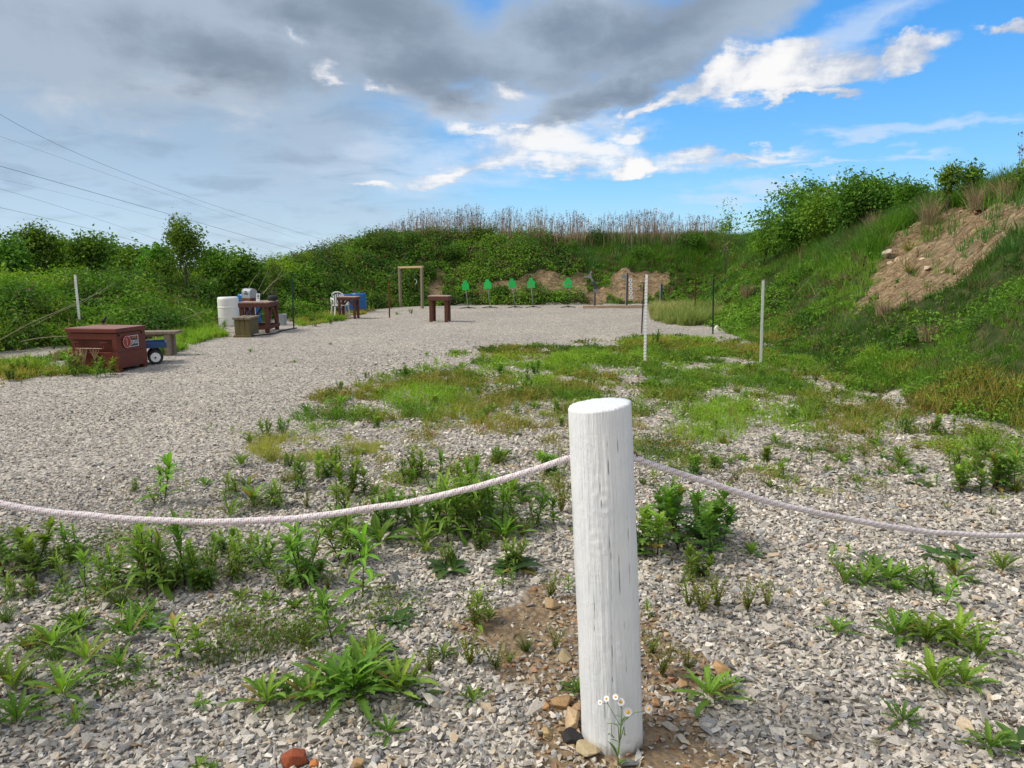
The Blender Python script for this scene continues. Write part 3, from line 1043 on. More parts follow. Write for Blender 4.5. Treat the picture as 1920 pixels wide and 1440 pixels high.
def build_lot_cover():
    acc = Acc(); acc2 = Acc()
    def fill(poly, dens, L, W, colf, jit, thr, seed, nb=9, cover=0.3, scale=1.6):
        P_ = np.array(poly)
        lo, hi = P_.min(0) - 0.5, P_.max(0) + 0.5
        n = int((hi - lo).prod() * dens)
        X = rng.uniform(lo[0], hi[0], n); Y = rng.uniform(lo[1], hi[1], n)
        k = poly_mask(X, Y, poly, jit, 1.1, seed)
        f = fbm(X * scale, Y * scale * 0.8, seed + 7, 4, 0.6)
        k &= rng.random(n) < sstep(f, thr - 0.05, thr + 0.07) * 0.95 + 0.02
        f = np.maximum(f, thr - 0.02)
        X, Y, f = X[k], Y[k], f[k]
        n = len(X)
        r = np.hypot(X, Y); sc = np.clip(r / 7, 0.8, 2.0)
        Z = terrain(X, Y)
        tone = fbm(X * 0.8, Y * 0.8, seed + 20, 3)
        idx = np.repeat(np.arange(n), nb)
        a = rng.uniform(0, 6.28, n * nb); rad = rng.uniform(0, 0.045, n * nb)
        Pb = np.stack([X[idx] + np.cos(a) * rad, Y[idx] + np.sin(a) * rad, Z[idx]], 1)
        grow = 0.35 + 1.2 * sstep(f, thr - 0.02, thr + 0.2)
        c = colf(tone, X, Y)[idx] * rng.uniform(0.7, 1.3, (n * nb, 1))
        blades(acc, Pb, L * grow[idx] * rng.uniform(0.5, 1.3, n * nb), W * sc[idx] * rng.uniform(0.7, 1.3, n * nb), a, np.abs(rng.normal(0.2, 0.25, n * nb)), rng.uniform(0.2, 1.4, n * nb), c, 3)
        # clover and small leaves in the same mat
        s = (rng.random(n) < cover) & (f > thr + 0.03)
        m = s.sum(); idx = np.repeat(np.where(s)[0], 12)
        off = rng.normal(0, 0.055, (len(idx), 2))
        Pc = np.stack([X[idx] + off[:, 0], Y[idx] + off[:, 1], Z[idx] + rng.uniform(0.02, 0.075, len(idx)) * grow[idx]], 1)
        nr = rand_dirs(len(idx), 2.0)
        cc = mixcol(G_DARK, G_BRI, sstep(tone[idx], 0.35, 0.65)) * rng.uniform(0.7, 1.3, (len(idx), 1))
        Lq = rng.uniform(0.016, 0.036, len(idx)) * sc[idx]
        leaf_quads(acc2, Pc, nr, Lq, Lq * 0.6, cc)
    def c_main(tone, X, Y):
        y = sstep(fbm(X * 0.9, Y * 0.7, 411, 3), 0.42, 0.60)
        c = mixcol(np.asarray(G_MID) * 1.15, np.asarray(G_BRI) * 1.2, sstep(tone, 0.35, 0.6))
        c = c * (1 - y[:, None]) + np.asarray((0.29, 0.26, 0.055))[None] * y[:, None]
        rd = rng.random(len(X)) < 0.05
        return np.where(rd[:, None], np.asarray((0.26, 0.15, 0.07)), c)
    c_yel = lambda t, X, Y: mixcol((0.50, 0.40, 0.11), (0.33, 0.34, 0.07), sstep(t, 0.4, 0.6))
    c_far = lambda t, X, Y: mixcol((0.20, 0.26, 0.08), (0.31, 0.32, 0.13), sstep(t, 0.4, 0.6))
    fill(PATCHES['main'], 215, 0.10, 0.0048, c_main, 0.9, 0.43, 500, 9, 0.35, 2.3)
    fill(PATCHES['yellow'], 620, 0.085, 0.0032, c_yel, 0.24, 0.38, 540, 10, 0.03, 2.2)
    fill(PATCHES['far'], 120, 0.27, 0.010, c_far, 0.25, 0.30, 560, 10, 0.1)
    fill(PATCHES['left'], 180, 0.15, 0.007, c_main, 0.3, 0.42, 580, 9, 0.4)
    fill(PATCHES['leftnear'], 180, 0.12, 0.007, c_main, 0.3, 0.44, 600, 9, 0.5)
    fill(PATCHES['mid'], 110, 0.12, 0.009, c_main, 0.4, 0.45, 620, 9, 0.3)
    # strip along the foot of the right bank
    strip = [gp(*p) for p in [(1400, 634), (1500, 672), (1620, 722), (1760, 780), (1900, 812), (1990, 850), (1960, 800), (1800, 750), (1600, 690), (1450, 640)]]
    fill(strip, 200, 0.14, 0.006, c_main, 0.3, 0.40, 640, 9, 0.6)
    # scattered low growth over the near gravel
    near = [gp(*p) for p in [(300, 905), (700, 880), (1060, 870), (1060, 1000), (900, 1010), (640, 1030), (350, 1000)]]
    fill(near, 330, 0.06, 0.0035, c_main, 0.2, 0.56, 660, 8, 0.5, 2.4)
    nearr = [gp(*p) for p in [(1200, 840), (1500, 815), (1800, 825), (1980, 860), (1980, 960), (1500, 930), (1200, 900)]]
    fill(nearr, 330, 0.06, 0.0038, c_main, 0.25, 0.565, 680, 8, 0.5, 2.0)
    wide = [gp(*p) for p in [(430, 830), (620, 740), (860, 660), (1200, 630), (1450, 640), (1700, 760), (1950, 820), (1980, 930), (1500, 900), (1200, 905), (800, 905), (500, 900)]]
    fill(wide, 150, 0.07, 0.0042, c_main, 0.4, 0.545, 760, 9, 0.5, 2.6)
    low = [gp(*p) for p in [(-40, 1000), (400, 990), (900, 1000), (1060, 1040), (900, 1130), (600, 1280), (300, 1330), (-60, 1330)]]
    fill(low, 420, 0.045, 0.0026, c_main, 0.15, 0.565, 780, 7, 0.6, 3.4)
    nl = [gp(*p) for p in [(330, 1210), (430, 1170), (620, 1180), (640, 1215), (520, 1250), (380, 1260)]]
    fill(nl, 900, 0.055, 0.003, lambda t, X, Y: mixcol((0.09, 0.13, 0.02), (0.24, 0.22, 0.05), sstep(X, -0.85, -0.55)), 0.06, 0.42, 700, 8, 0.2, 4)
    tag(acc.build('lot_grass', M_LEAF), 'low green and yellowed grass spreading over the middle of the gravel', kind='stuff')
    tag(acc2.build('clover', M_LEAF), 'dark clover and small creeping leaves mixed into the grass on the gravel', kind='stuff')


build_lot_cover()
# ------------------------------------------------------------------ solid object helpers
class Mb:
    """collects bmesh geometry of one part"""
    def __init__(s):
        s.bm = bmesh.new()

    def _put(s, vs, M):
        for v in vs: v.co = M @ v.co

    def box(s, c, size, rot=(0, 0, 0), bevel=0.0):
        r = bmesh.ops.create_cube(s.bm, size=1)
        vs = r['verts']
        for v in vs: v.co = Vector((v.co.x * size[0], v.co.y * size[1], v.co.z * size[2]))
        if bevel:
            es = list({e for v in vs for e in v.link_edges})
            rb = bmesh.ops.bevel(s.bm, geom=es, offset=bevel, segments=2, affect='EDGES', profile=0.5)
            vs = list({v for f in rb['faces'] for v in f.verts} | {v for v in vs if v.is_valid})
        s._put(vs, Matrix.Translation(c) @ Euler(rot).to_matrix().to_4x4())
        return s

    def beam(s, a, b, w, t, bevel=0.003, roll=0.0):
        """rectangular timber from a to b, w across (x-ish), t deep"""
        a = Vector(a); b = Vector(b)
        d = b - a
        q = d.to_track_quat('Z', 'Y')
        r = bmesh.ops.create_cube(s.bm, size=1)
        vs = r['verts']
        for v in vs: v.co = Vector((v.co.x * w, v.co.y * t, v.co.z * d.length))
        if bevel:
            es = list({e for v in vs for e in v.link_edges})
            rb = bmesh.ops.bevel(s.bm, geom=es, offset=bevel, segments=1, affect='EDGES')
            vs = list({v for f in rb['faces'] for v in f.verts} | {v for v in vs if v.is_valid})
        s._put(vs, Matrix.Translation((a + b) / 2) @ q.to_matrix().to_4x4() @ Matrix.Rotation(roll, 4, 'Z'))
        return s

    def cyl(s, a, b, r1, r2=None, k=16):
        a = Vector(a); b = Vector(b)
        d = b - a
        r = bmesh.ops.create_cone(s.bm, cap_ends=True, segments=k, radius1=r1, radius2=r1 if r2 is None else r2, depth=d.length)
        s._put(r['verts'], Matrix.Translation((a + b) / 2) @ d.to_track_quat('Z', 'Y').to_matrix().to_4x4())
        return s

    def lathe(s, prof, c=(0, 0, 0), k=40, squash=1.0, M=None):
        rings = []
        for (r, z) in prof:
            rings.append([s.bm.verts.new((r * math.cos(2 * math.pi * i / k), r * squash * math.sin(2 * math.pi * i / k), z)) for i in range(k)])
        for a, b in zip(rings, rings[1:]):
            for i in range(k):
                s.bm.faces.new((a[i], a[(i + 1) % k], b[(i + 1) % k], b[i]))
        s.bm.faces.new(rings[-1])
        s.bm.faces.new(rings[0][::-1])
        MM = Matrix.Translation(c) if M is None else M
        s._put([v for r in rings for v in r], MM)
        return s

    def prism(s, pts, depth, M):
        """outline pts (x,z) extruded along y by depth, centred"""
        a = [s.bm.verts.new(M @ Vector((x, -depth / 2, z))) for x, z in pts]
        b = [s.bm.verts.new(M @ Vector((x, depth / 2, z))) for x, z in pts]
        s.bm.faces.new(a)
        s.bm.faces.new(b[::-1])
        n = len(pts)
        for i in range(n):
            s.bm.faces.new((a[i], b[i], b[(i + 1) % n], a[(i + 1) % n]))
        return s

    def tube(s, pts, r, k=8):
        acc = Acc()
        tube(acc, pts, r, (1, 1, 1), k)
        V = acc.V[0]; Q = acc.Q[0]
        vs = [s.bm.verts.new(v) for v in V]
        for q in Q: s.bm.faces.new([vs[i] for i in q])
        s.bm.faces.new(vs[:k][::-1]); s.bm.faces.new(vs[-k:])
        return s

    def build(s, name, mat, parent=None, smooth=False, angle=None):
        bmesh.ops.recalc_face_normals(s.bm, faces=s.bm.faces)
        me = bpy.data.meshes.new(name)
        if smooth:
            for f in s.bm.faces: f.smooth = True
        if angle:
            for e in s.bm.edges:
                if len(e.link_faces) == 2 and e.calc_face_angle(0) > angle: e.smooth = False
        s.bm.to_mesh(me); s.bm.free()
        me.materials.append(mat)
        o = bpy.data.objects.new(name, me)
        COL.objects.link(o)
        if parent: o.parent = parent
        return o


def tz(x, y):
    return float(terrain(np.array([x]), np.array([y]))[0])


# shared paints
def wood(name, col, dark, grain=(1, 1, 1), rough=0.75):
    return simple(name, col, rough, var=0.28, scale=9, bump=0.5, bscale=40, stretch=grain, dirt=dark, dirt_amt=0.6, spec=0.25)


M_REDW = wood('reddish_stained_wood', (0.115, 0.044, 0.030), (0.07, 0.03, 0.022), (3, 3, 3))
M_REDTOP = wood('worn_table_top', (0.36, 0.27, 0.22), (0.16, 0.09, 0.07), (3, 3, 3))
M_GREYW = wood('weathered_grey_wood', (0.21, 0.17, 0.125), (0.10, 0.09, 0.05), (3, 3, 3))
M_GRNW = wood('mossy_old_wood', (0.145, 0.115, 0.05), (0.07, 0.07, 0.03), (4, 4, 1))
M_PALEW = wood('fresh_pale_wood', (0.50, 0.36, 0.19), (0.33, 0.22, 0.11), (2, 2, 2))
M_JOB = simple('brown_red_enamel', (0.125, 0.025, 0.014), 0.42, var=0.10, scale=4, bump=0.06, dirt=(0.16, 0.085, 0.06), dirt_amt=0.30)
M_JOBTOP = simple('pale_brown_enamel', (0.25, 0.115, 0.085), 0.5, var=0.15, scale=5, dirt=(0.36, 0.25, 0.2), dirt_amt=0.5)  # paler brown for the lid top than for the sides, blotched at random
M_BLACK = simple('black_rubber', (0.018, 0.018, 0.019), 0.6)
M_HOLE = simple('dark_hole', (0.006, 0.005, 0.005), 0.9, var=0.0)
M_WHITEP = simple('white_plastic', (0.72, 0.72, 0.70), 0.4, var=0.05, scale=4, dirt=(0.5, 0.48, 0.42), dirt_amt=0.25)
M_WHITEM = simple('white_enamel', (0.78, 0.79, 0.79), 0.4, var=0.05, scale=12, dirt=(0.45, 0.42, 0.36), dirt_amt=0.2)
M_BLUEP = simple('blue_barrel_plastic', (0.012, 0.115, 0.33), 0.38, var=0.12, scale=4, dirt=(0.07, 0.17, 0.34), dirt_amt=0.35)
M_BLUEM = simple('blue_cart_paint', (0.018, 0.062, 0.17), 0.4, var=0.12)
M_GALV = simple('galvanised_grey', (0.33, 0.36, 0.39), 0.45, metal=0.3, var=0.12, scale=14)
M_STEEL = simple('bare_steel', (0.22, 0.245, 0.28), 0.5, metal=0.35, var=0.2, scale=10, dirt=(0.14, 0.12, 0.11), dirt_amt=0.4)
M_DSTEEL = simple('dark_steel', (0.05, 0.06, 0.075), 0.55, metal=0.2, var=0.2)
M_GRNM = simple('dark_green_post_paint', (0.010, 0.055, 0.035), 0.5, var=0.2, scale=16)
M_RUST = simple('rusty_red_steel', (0.20, 0.045, 0.022), 0.75, var=0.25, scale=18, dirt=(0.10, 0.035, 0.02), dirt_amt=0.6)
M_TGREEN = simple('bright_green_target_paint', (0.012, 0.54, 0.09), 0.6, var=0.10, scale=9, dirt=(0.07, 0.30, 0.15), dirt_amt=0.35)
M_PLATEGREY = simple('bullet_splashed_steel', (0.24, 0.235, 0.24), 0.7, var=0.3, scale=20)
M_BAG = simple('black_canvas', (0.022, 0.022, 0.026), 0.85, var=0.3)
M_LABEL = simple('white_paper', (0.74, 0.77, 0.80), 0.6, var=0.03)
M_CARDRED = simple('red_ink', (0.30, 0.03, 0.035), 0.6, var=0.05)
M_INK = simple('dark_ink', (0.03, 0.04, 0.06), 0.6, var=0.05)


# ------------------------------------------------------------------ white round post in front
def post_material():
    m, T, p = base_mat('white_painted_timber')
    tc = T.new('ShaderNodeTexCoord')
    co = tc.outputs['Object']
    mp = T.new('ShaderNodeMapping')
    mp.inputs['Scale'].default_value = (1, 1, 0.07)
    T.l.new(co, mp.inputs[0])
    g = T.noise(mp.outputs[0], 120, 5, 0.65, 0.4)
    g2 = T.noise(mp.outputs[0], 42, 4, 0.6, 0.6)
    pn = T.noise(co, 26, 6, 0.6, 0.8)
    fine = T.noise(co, 210, 3, 0.6)
    big = T.noise(co, 5, 4, 0.6)
    c = T.ramp(big.outputs[0], [(0.3, (0.66, 0.685, 0.705)), (0.7, (0.77, 0.78, 0.785))])
    # thin cracks and pinholes where the paint did not reach
    cr = T.math('MULTIPLY', T.mr(g.outputs[0], 0.66, 0.73), T.mr(pn.outputs[0], 0.46, 0.58))
    c = T.mix(T.math('MULTIPLY', cr, 0.75), c, (0.22, 0.25, 0.25))
    pk = T.mr(fine.outputs[0], 0.735, 0.77)
    c = T.mix(T.math('MULTIPLY', pk, 0.6), c, (0.20, 0.2, 0.19))
    at = T.new('ShaderNodeAttribute', attribute_name='wear')
    c = T.mix(at.outputs['Fac'], c, (0.16, 0.18, 0.17))
    # splashed soil around the foot
    sz = T.new('ShaderNodeSeparateXYZ')
    T.l.new(co, sz.inputs[0])
    low = T.mr(T.math('ADD', sz.outputs[2], T.math('MULTIPLY', pn.outputs[0], 0.09)), 0.035, 0.10, 1.0, 0.0)
    c = T.mix(T.math('MULTIPLY', low, 0.75), c, (0.24, 0.19, 0.12))
    st = T.noise(mp.outputs[0], 16, 5, 0.6, 0.5)
    c = T.mix(T.mr(st.outputs[0], 0.52, 0.75, 0.0, 0.16), c, (0.42, 0.46, 0.46))
    T.put(p.inputs['Base Color'], c)
    p.inputs['Roughness'].default_value = 0.48
    p.inputs['Specular IOR Level'].default_value = 0.4
    hgt = T.math('ADD', T.math('MULTIPLY', g.outputs[0], 0.8), T.math('ADD', T.math('MULTIPLY', g2.outputs[0], 0.6), T.math('MULTIPLY', pn.outputs[0], 0.45)))
    b = T.new('ShaderNodeBump')
    b.inputs['Strength'].default_value = 0.8
    b.inputs['Distance'].default_value = 0.007
    T.put(b.inputs['Height'], hgt)
    T.l.new(b.outputs[0], p.inputs['Normal'])
    return m


M_POST = post_material()


def timber_post(name, base, top, r, label, cuttilt=0.0, seed=0, na=220, nz=420):
    base = np.array(base, float); top = np.array(top, float)
    Hh = np.linalg.norm(top - base) + 0.12
    th = np.linspace(0, 2 * math.pi, na, endpoint=False)
    zz = np.linspace(-0.12, Hh - 0.12, nz)
    A, Z = np.meshgrid(th, zz)
    ax = A * r
    u = np.cos(A) * 3; v = np.sin(A) * 3
    def cyl_n(s, kx, kz, o=4):
        w = (np.cos(A) * 0.5 + 0.5)
        return fbm(A * r * kx, Z * kz, s, o) * (1 - sstep(A, 5.9, 6.28)) + fbm((A - 2 * math.pi) * r * kx, Z * kz, s, o) * sstep(A, 5.9, 6.28)
    R_ = r * (1.03 - 0.045 * Z / Hh)
    R_ = R_ + (cyl_n(seed + 1, 12, 2.0, 3) - 0.5) * 0.009 + (cyl_n(seed + 2, 190, 5, 3) - 0.5) * 0.0032 + (cyl_n(seed + 3, 70, 16, 4) - 0.5) * 0.0018
    wear = np.zeros_like(R_)
    # drying cracks: (angle, z centre, half length, width m, depth)
    cam_a = -math.pi / 2
    for (da, zc, hl, wd, dp) in [(0.02, 0.66, 0.15, 0.0016, 0.006), (0.30, 0.63, 0.10, 0.0014, 0.005), (0.10, 1.0, 0.10, 0.0011, 0.003), (0.42, 1.05, 0.06, 0.0014, 0.004), (-0.05, 0.35, 0.22, 0.0011, 0.003),
                                 (0.42, 0.38, 0.16, 0.0011, 0.0025), (-0.55, 0.5, 0.12, 0.0010, 0.002), (0.7, 0.7, 0.2, 0.0010, 0.002), (-0.35, 0.15, 0.1, 0.0011, 0.002), (-0.2, 0.9, 0.09, 0.001, 0.0025), (2.5, 0.6, 0.3, 0.002, 0.006), (1.5, 0.5, 0.3, 0.002, 0.005), (-1.6, 0.5, 0.3, 0.002, 0.005)]:
        a0 = cam_a + da + (fbm(Z * 9, Z * 0 + da * 10, seed + 9, 3) - 0.5) * 0.10 + (Z - zc) * 0.10
        dx = (np.mod(A - a0 + math.pi, 2 * math.pi) - math.pi) * r
        f = np.exp(-(dx / wd) ** 2) * np.clip(1 - ((Z - zc) / hl) ** 2, 0, 1)
        R_ = R_ - f * dp
        wear = np.maximum(wear, sstep(f, 0.35, 0.9) * 0.85)
    # knots: raised concentric brush ripples
    for (da, zc, s) in [(-0.35, 0.74, 0.035), (0.25, 0.36, 0.03), (-0.1, 0.88, 0.05)]:
        dx = (np.mod(A - (cam_a + da) + math.pi, 2 * math.pi) - math.pi) * r
        q = np.hypot(dx, (Z - zc) * 0.75)
        R_ = R_ + np.exp(-(q / s) ** 2) * (0.0012 + 0.0007 * np.sin(q / 0.0042 + 2 * cyl_n(seed + 8, 40, 20, 2)))
    X = R_ * np.cos(A); Y = R_ * np.sin(A)
    V = np.stack([X, Y, Z], -1)
    # slanting saw cut at the top
    V[..., 2] += (V[..., 0] * cuttilt) * sstep(Z, Hh * 0.5, Hh - 0.12)
    V = V.reshape(-1, 3)
    idx = np.arange(na * nz).reshape(nz, na)
    nxt = np.roll(idx, -1, 1)
    Q = np.stack([idx[:-1], nxt[:-1], nxt[1:], idx[1:]], -1).reshape(-1, 4)
    # end grain: rings towards the centre
    last = idx[-1]; vs = [V]; off = len(V); w = [wear.ravel()]
    prev = last
    Qt = []
    for f in (0.965, 0.8, 0.55, 0.3, 0.05):
        ring = np.stack([X[-1] * f, Y[-1] * f, V[last][:, 2] * 0 + Hh - 0.12 + X[-1] * f * cuttilt + (0.006 if f < 0.97 else 0.004) + (fbm(X[-1] * f * 90 + 5, Y[-1] * f * 90, seed + 4, 3) - 0.5) * 0.004], -1)
        cur = np.arange(na) + off
        Qt.append(np.stack([prev, np.roll(prev, -1), np.roll(cur, -1), cur], -1))
        vs.append(ring); w.append(np.zeros(na)); off += na; prev = cur
    c = np.array([[0, 0, Hh - 0.12 + 0.006]]); vs.append(c); w.append(np.zeros(1))
    Tt = np.stack([prev, np.roll(prev, -1), np.full(na, off)], -1)
    o = new_mesh(name, np.concatenate(vs), Q=np.concatenate([Q] + Qt), T=Tt, mat=M_POST, smooth=True, attrs={'wear': np.concatenate(w)})
    ax = Vector(top - base).normalized()
    o.rotation_euler = Vector((0, 0, 1)).rotation_difference(ax).to_euler()
    o.location = base
    tag(o, label, 'post')
    return o


pb = G(1149.5, 1379)
pb[2] = tz(pb[0], pb[1])
pt = P(1124, 761, pb[1] + 0.0)
post = timber_post('wooden_post', pb, pt, 0.1005, 'thick round white painted timber post with drying cracks, nearest the viewer', 0.06, 3)
post['group'] = 'rope fence posts'
ax_dir = (pt - pb) / np.linalg.norm(pt - pb)


# ------------------------------------------------------------------ braided rope
def rope_material():
    m, T, p = base_mat('braided_rope')
    uv = T.new('ShaderNodeUVMap', uv_map='UVMap')
    sp = T.new('ShaderNodeSeparateXYZ')
    T.l.new(uv.outputs[0], sp.inputs[0])
    u, v = sp.outputs[0], sp.outputs[1]      # u metres along, v turns around
    k = 2 * math.pi
    a = T.math('ADD', T.math('MULTIPLY', u, k * 62), T.math('MULTIPLY', v, k * 6))
    b = T.math('SUBTRACT', T.math('MULTIPLY', u, k * 62), T.math('MULTIPLY', v, k * 6))
    sa = T.math('SINE', a); sb = T.math('SINE', b)
    weave = T.math('MULTIPLY', sa, sb)
    a2 = T.math('SINE', T.math('ADD', T.math('MULTIPLY', a, 0.5), 0.7))
    fleck = T.math('MULTIPLY', T.mr(weave, 0.10, 0.32), T.mr(a2, -0.25, 0.1))
    tc = T.new('ShaderNodeTexCoord')
    n = T.noise(tc.outputs['Object'], 14, 4)
    white = T.ramp(n.outputs[0], [(0.3, (0.74, 0.71, 0.71)), (0.7, (0.86, 0.85, 0.85))])
    red = T.ramp(n.outputs[0], [(0.35, (0.42, 0.10, 0.15)), (0.7, (0.52, 0.22, 0.26))])
    c = T.mix(fleck, white, red)
    c = T.mix(T.mr(T.math('ABSOLUTE', weave), 0.0, 0.22, 0.45, 0.0), c, (0.33, 0.27, 0.26))
    T.put(p.inputs['Base Color'], c)
    p.inputs['Roughness'].default_value = 0.8
    bm_ = T.new('ShaderNodeBump')
    bm_.inputs['Strength'].default_value = 0.8
    bm_.inputs['Distance'].default_value = 0.002
    T.put(bm_.inputs['Height'], T.math('ABSOLUTE', weave))
    T.l.new(bm_.outputs[0], p.inputs['Normal'])
    return m


M_ROPE = rope_material()


def rope(name, pts, r, label, k=18):
    pts = np.asarray(pts, float)
    seg = np.linalg.norm(np.diff(pts, axis=0), axis=1)
    acc = Acc()
    tube(acc, pts, r, (1, 1, 1), k)
    V = acc.V[0]
    n = len(pts)
    me = bpy.data.meshes.new(name)
    Q = acc.Q[0]
    me.from_pydata([tuple(v) for v in V], [], [tuple(int(i) for i in q) for q in Q])
    L = np.concatenate([[0], np.cumsum(seg)])
    uvl = me.uv_layers.new(name='UVMap')
    uv = np.zeros((len(me.loops), 2))
    lp = 0
    for i in range(n - 1):
        for j in range(k):
            uv[lp:lp + 4] = [(L[i], j / k), (L[i], (j + 1) / k), (L[i + 1], (j + 1) / k), (L[i + 1], j / k)]
            lp += 4
    uvl.data.foreach_set('uv', uv.ravel())
    me.polygons.foreach_set('use_smooth', np.ones(len(me.polygons), bool))
    me.materials.append(M_ROPE)
    o = bpy.data.objects.new(name, me)
    COL.objects.link(o)
    tag(o, label, 'rope', 'ropes strung between the white posts')
    return o


def catenary(a, b, sag, n=260, wob=0.0, seed=0):
    a = np.array(a); b = np.array(b)
    t = np.linspace(0, 1, n)[:, None]
    p = a * (1 - t) + b * t
    p[:, 2] -= (4 * sag * t * (1 - t))[:, 0]
    if wob:
        p[:, 2] += (fbm(t[:, 0] * 14, t[:, 0] * 0, seed, 3) - 0.5) * wob
        p[:, 1] += (fbm(t[:, 0] * 12, t[:, 0] * 0 + 4, seed + 3, 3) - 0.5) * wob
    return p


ay = pb[1] + 0.0
RL0 = P(1074, 856, ay + 0.015)
RR0 = P(1183, 854, ay + 0.015)
PLx = np.array([-2.30, 2.22, 0.0]); PRx = np.array([4.48, 3.6, 0.0])
lz = tz(PLx[0], PLx[1]); rz_ = tz(PRx[0], PRx[1])
rope('rope', catenary(RL0, (PLx[0] + 0.10, PLx[1], 1.00), 0.22, wob=0.012, seed=3), 0.0105, 'braided white rope with pink flecks sagging from the thick post to the left edge')
rope('rope', catenary(RR0, (PRx[0] - 0.10, PRx[1], 0.75), 0.40, wob=0.014, seed=8), 0.0105, 'braided white and red flecked rope sagging from the thick post to the right edge')
for (q, s_) in ((PLx, 'left'), (PRx, 'right')):
    o = timber_post('wooden_post', (q[0], q[1], tz(q[0], q[1])), (q[0] + 0.02, q[1], 1.17), 0.10, 'round white painted post holding the far end of the %s rope, outside the picture' % s_, 0.03, 7, 90, 120)
    o['group'] = 'rope fence posts'
# the two eyes that hold the ropes on the near post
Mpi = post.matrix_basis.inverted() if False else (Matrix.Translation(Vector(post.location)) @ post.rotation_euler.to_matrix().to_4x4()).inverted()
for (q, sgn) in ((RL0, -1), (RR0, 1)):
    loc = Mpi @ Vector(q)
    m = Mb()
    m.cyl(loc + Vector((-sgn * 0.03, 0, 0)), loc + Vector((sgn * 0.004, 0, 0)), 0.005, k=8)
    pts = [loc + Vector((sgn * (0.010 + 0.010 * math.cos(a)), 0, 0.010 * math.sin(a))) for a in np.linspace(0, 2 * math.pi, 14)]
    m.tube(pts, 0.0028, 6)
    m.build('screw_eye', M_RUST if sgn > 0 else M_STEEL, post, True)


# ------------------------------------------------------------------ job box
jb = empty('tool_chest', (-6.03, 10.9, tz(-6.0, 10.95)), R(-8))
jw, jd = 0.84, 0.70           # along -x from the near corner, along +y
# local frame: near corner at origin, box spans x in [-jw,0], y in [0,jd]
m = Mb()
z0, z1 = 0.06, 0.60
m.box((-jw / 2, jd / 2, (z0 + 0.31) / 2), (jw, jd, 0.31 - z0), bevel=0.006)          # lower body, slightly proud
m.box((-jw / 2 - 0.0, jd / 2 + 0.004, 0.552), (jw - 0.014, jd - 0.008, 0.095), bevel=0.005)          # upper band
m.box((-jw / 2, jd / 2 + 0.04, 0.408), (jw - 0.014, jd - 0.085, 0.193), bevel=0.004)   # recessed middle behind the handle
m.box((-0.045, 0.05, 0.4075), (0.076, 0.085, 0.192), bevel=0.003)                    # corner stile on the right of the recess
m.build('body', M_JOB, jb)
m = Mb()
m.box((-jw / 2, jd / 2, 0.640), (jw + 0.03, jd + 0.03, 0.062), bevel=0.008)
m.build('lid', M_JOB, jb)
m = Mb()
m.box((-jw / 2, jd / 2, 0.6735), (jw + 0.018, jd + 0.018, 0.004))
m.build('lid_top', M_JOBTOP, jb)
for (lx, ly) in ((-0.05, 0.05), (-jw + 0.05, 0.05), (-0.05, jd - 0.05), (-jw + 0.05, jd - 0.05)):
    Mb().box((lx, ly, 0.03), (0.09, 0.09, 0.062), bevel=0.003).build('foot', M_JOB, jb)
m = Mb()
hx0, hx1 = -0.68, -0.20
m.tube([(hx0, 0.035, 0.455), (hx0, -0.03, 0.45), (hx0, -0.035, 0.375), (hx0 + 0.02, -0.037, 0.37), (hx1 - 0.02, -0.037, 0.37), (hx1, -0.035, 0.375), (hx1, -0.03, 0.45), (hx1, 0.035, 0.455)], 0.011, 8)
m.box((hx0, -0.02, 0.462), (0.12, 0.05, 0.012)); m.box((hx1, -0.02, 0.462), (0.12, 0.05, 0.012))
m.build('handle', M_JOB, jb, True, R(40))
for yy in (0.06, 0.60):
    Mb().cyl((-0.006, yy, 0.57), (0.0015, yy, 0.57), 0.018, k=14).build('padlock_hole', M_HOLE, jb)
# maker's plate
pl = Mb().box((0.002, 0.36, 0.455), (0.006, 0.27, 0.17), bevel=0.002).build('badge', simple('badge_grey', (0.05, 0.052, 0.055), 0.4, var=0.05), jb)
m = Mb()
for (yy, zz, sy, sz_) in ((0.36, 0.5385, 0.27, 0.007), (0.36, 0.3715, 0.27, 0.007), (0.4935, 0.455, 0.007, 0.16)):
    m.box((0.007, yy, zz), (0.004, sy, sz_))
m.build('badge_border', M_LABEL, pl)
def ring_mesh(mb, x, yc, zc, ry, rz, w, t, n=36):
    o_ = []; i_ = []
    for k in range(n):
        a = 2 * math.pi * k / n
        o_.append((yc + ry * math.cos(a), zc + rz * math.sin(a))); i_.append((yc + (ry - w) * math.cos(a), zc + (rz - w) * math.sin(a)))
    for lst in (0,):
        vo = [mb.bm.verts.new((x + t, a, b)) for a, b in o_]; vi = [mb.bm.verts.new((x + t, a, b)) for a, b in i_]
        vo2 = [mb.bm.verts.new((x, a, b)) for a, b in o_]; vi2 = [mb.bm.verts.new((x, a, b)) for a, b in i_]
        for k in range(n):
            j = (k + 1) % n
            mb.bm.faces.new((vo[k], vo[j], vi[j], vi[k])); mb.bm.faces.new((vo2[k], vo[k], vo[j], vo2[j][0:] if False else vo2[j])); mb.bm.faces.new((vi2[k], vi[k], vi[j], vi2[j]))
    return mb
m = Mb()
m.cyl((0.004, 0.225, 0.455), (0.0095, 0.225, 0.455), 0.092, k=36)
m.build('badge_disc', simple('badge_red', (0.27, 0.035, 0.03), 0.45, var=0.05), pl)
m = ring_mesh(Mb(), 0.0095, 0.225, 0.455, 0.094, 0.094, 0.010, 0.003)
m.box((0.0105, 0.225, 0.455), (0.003, 0.014, 0.11)); m.box((0.0105, 0.215, 0.50), (0.003, 0.03, 0.014))
m.build('badge_ring', simple('badge_pink', (0.60, 0.30, 0.26), 0.5, var=0.05), pl)


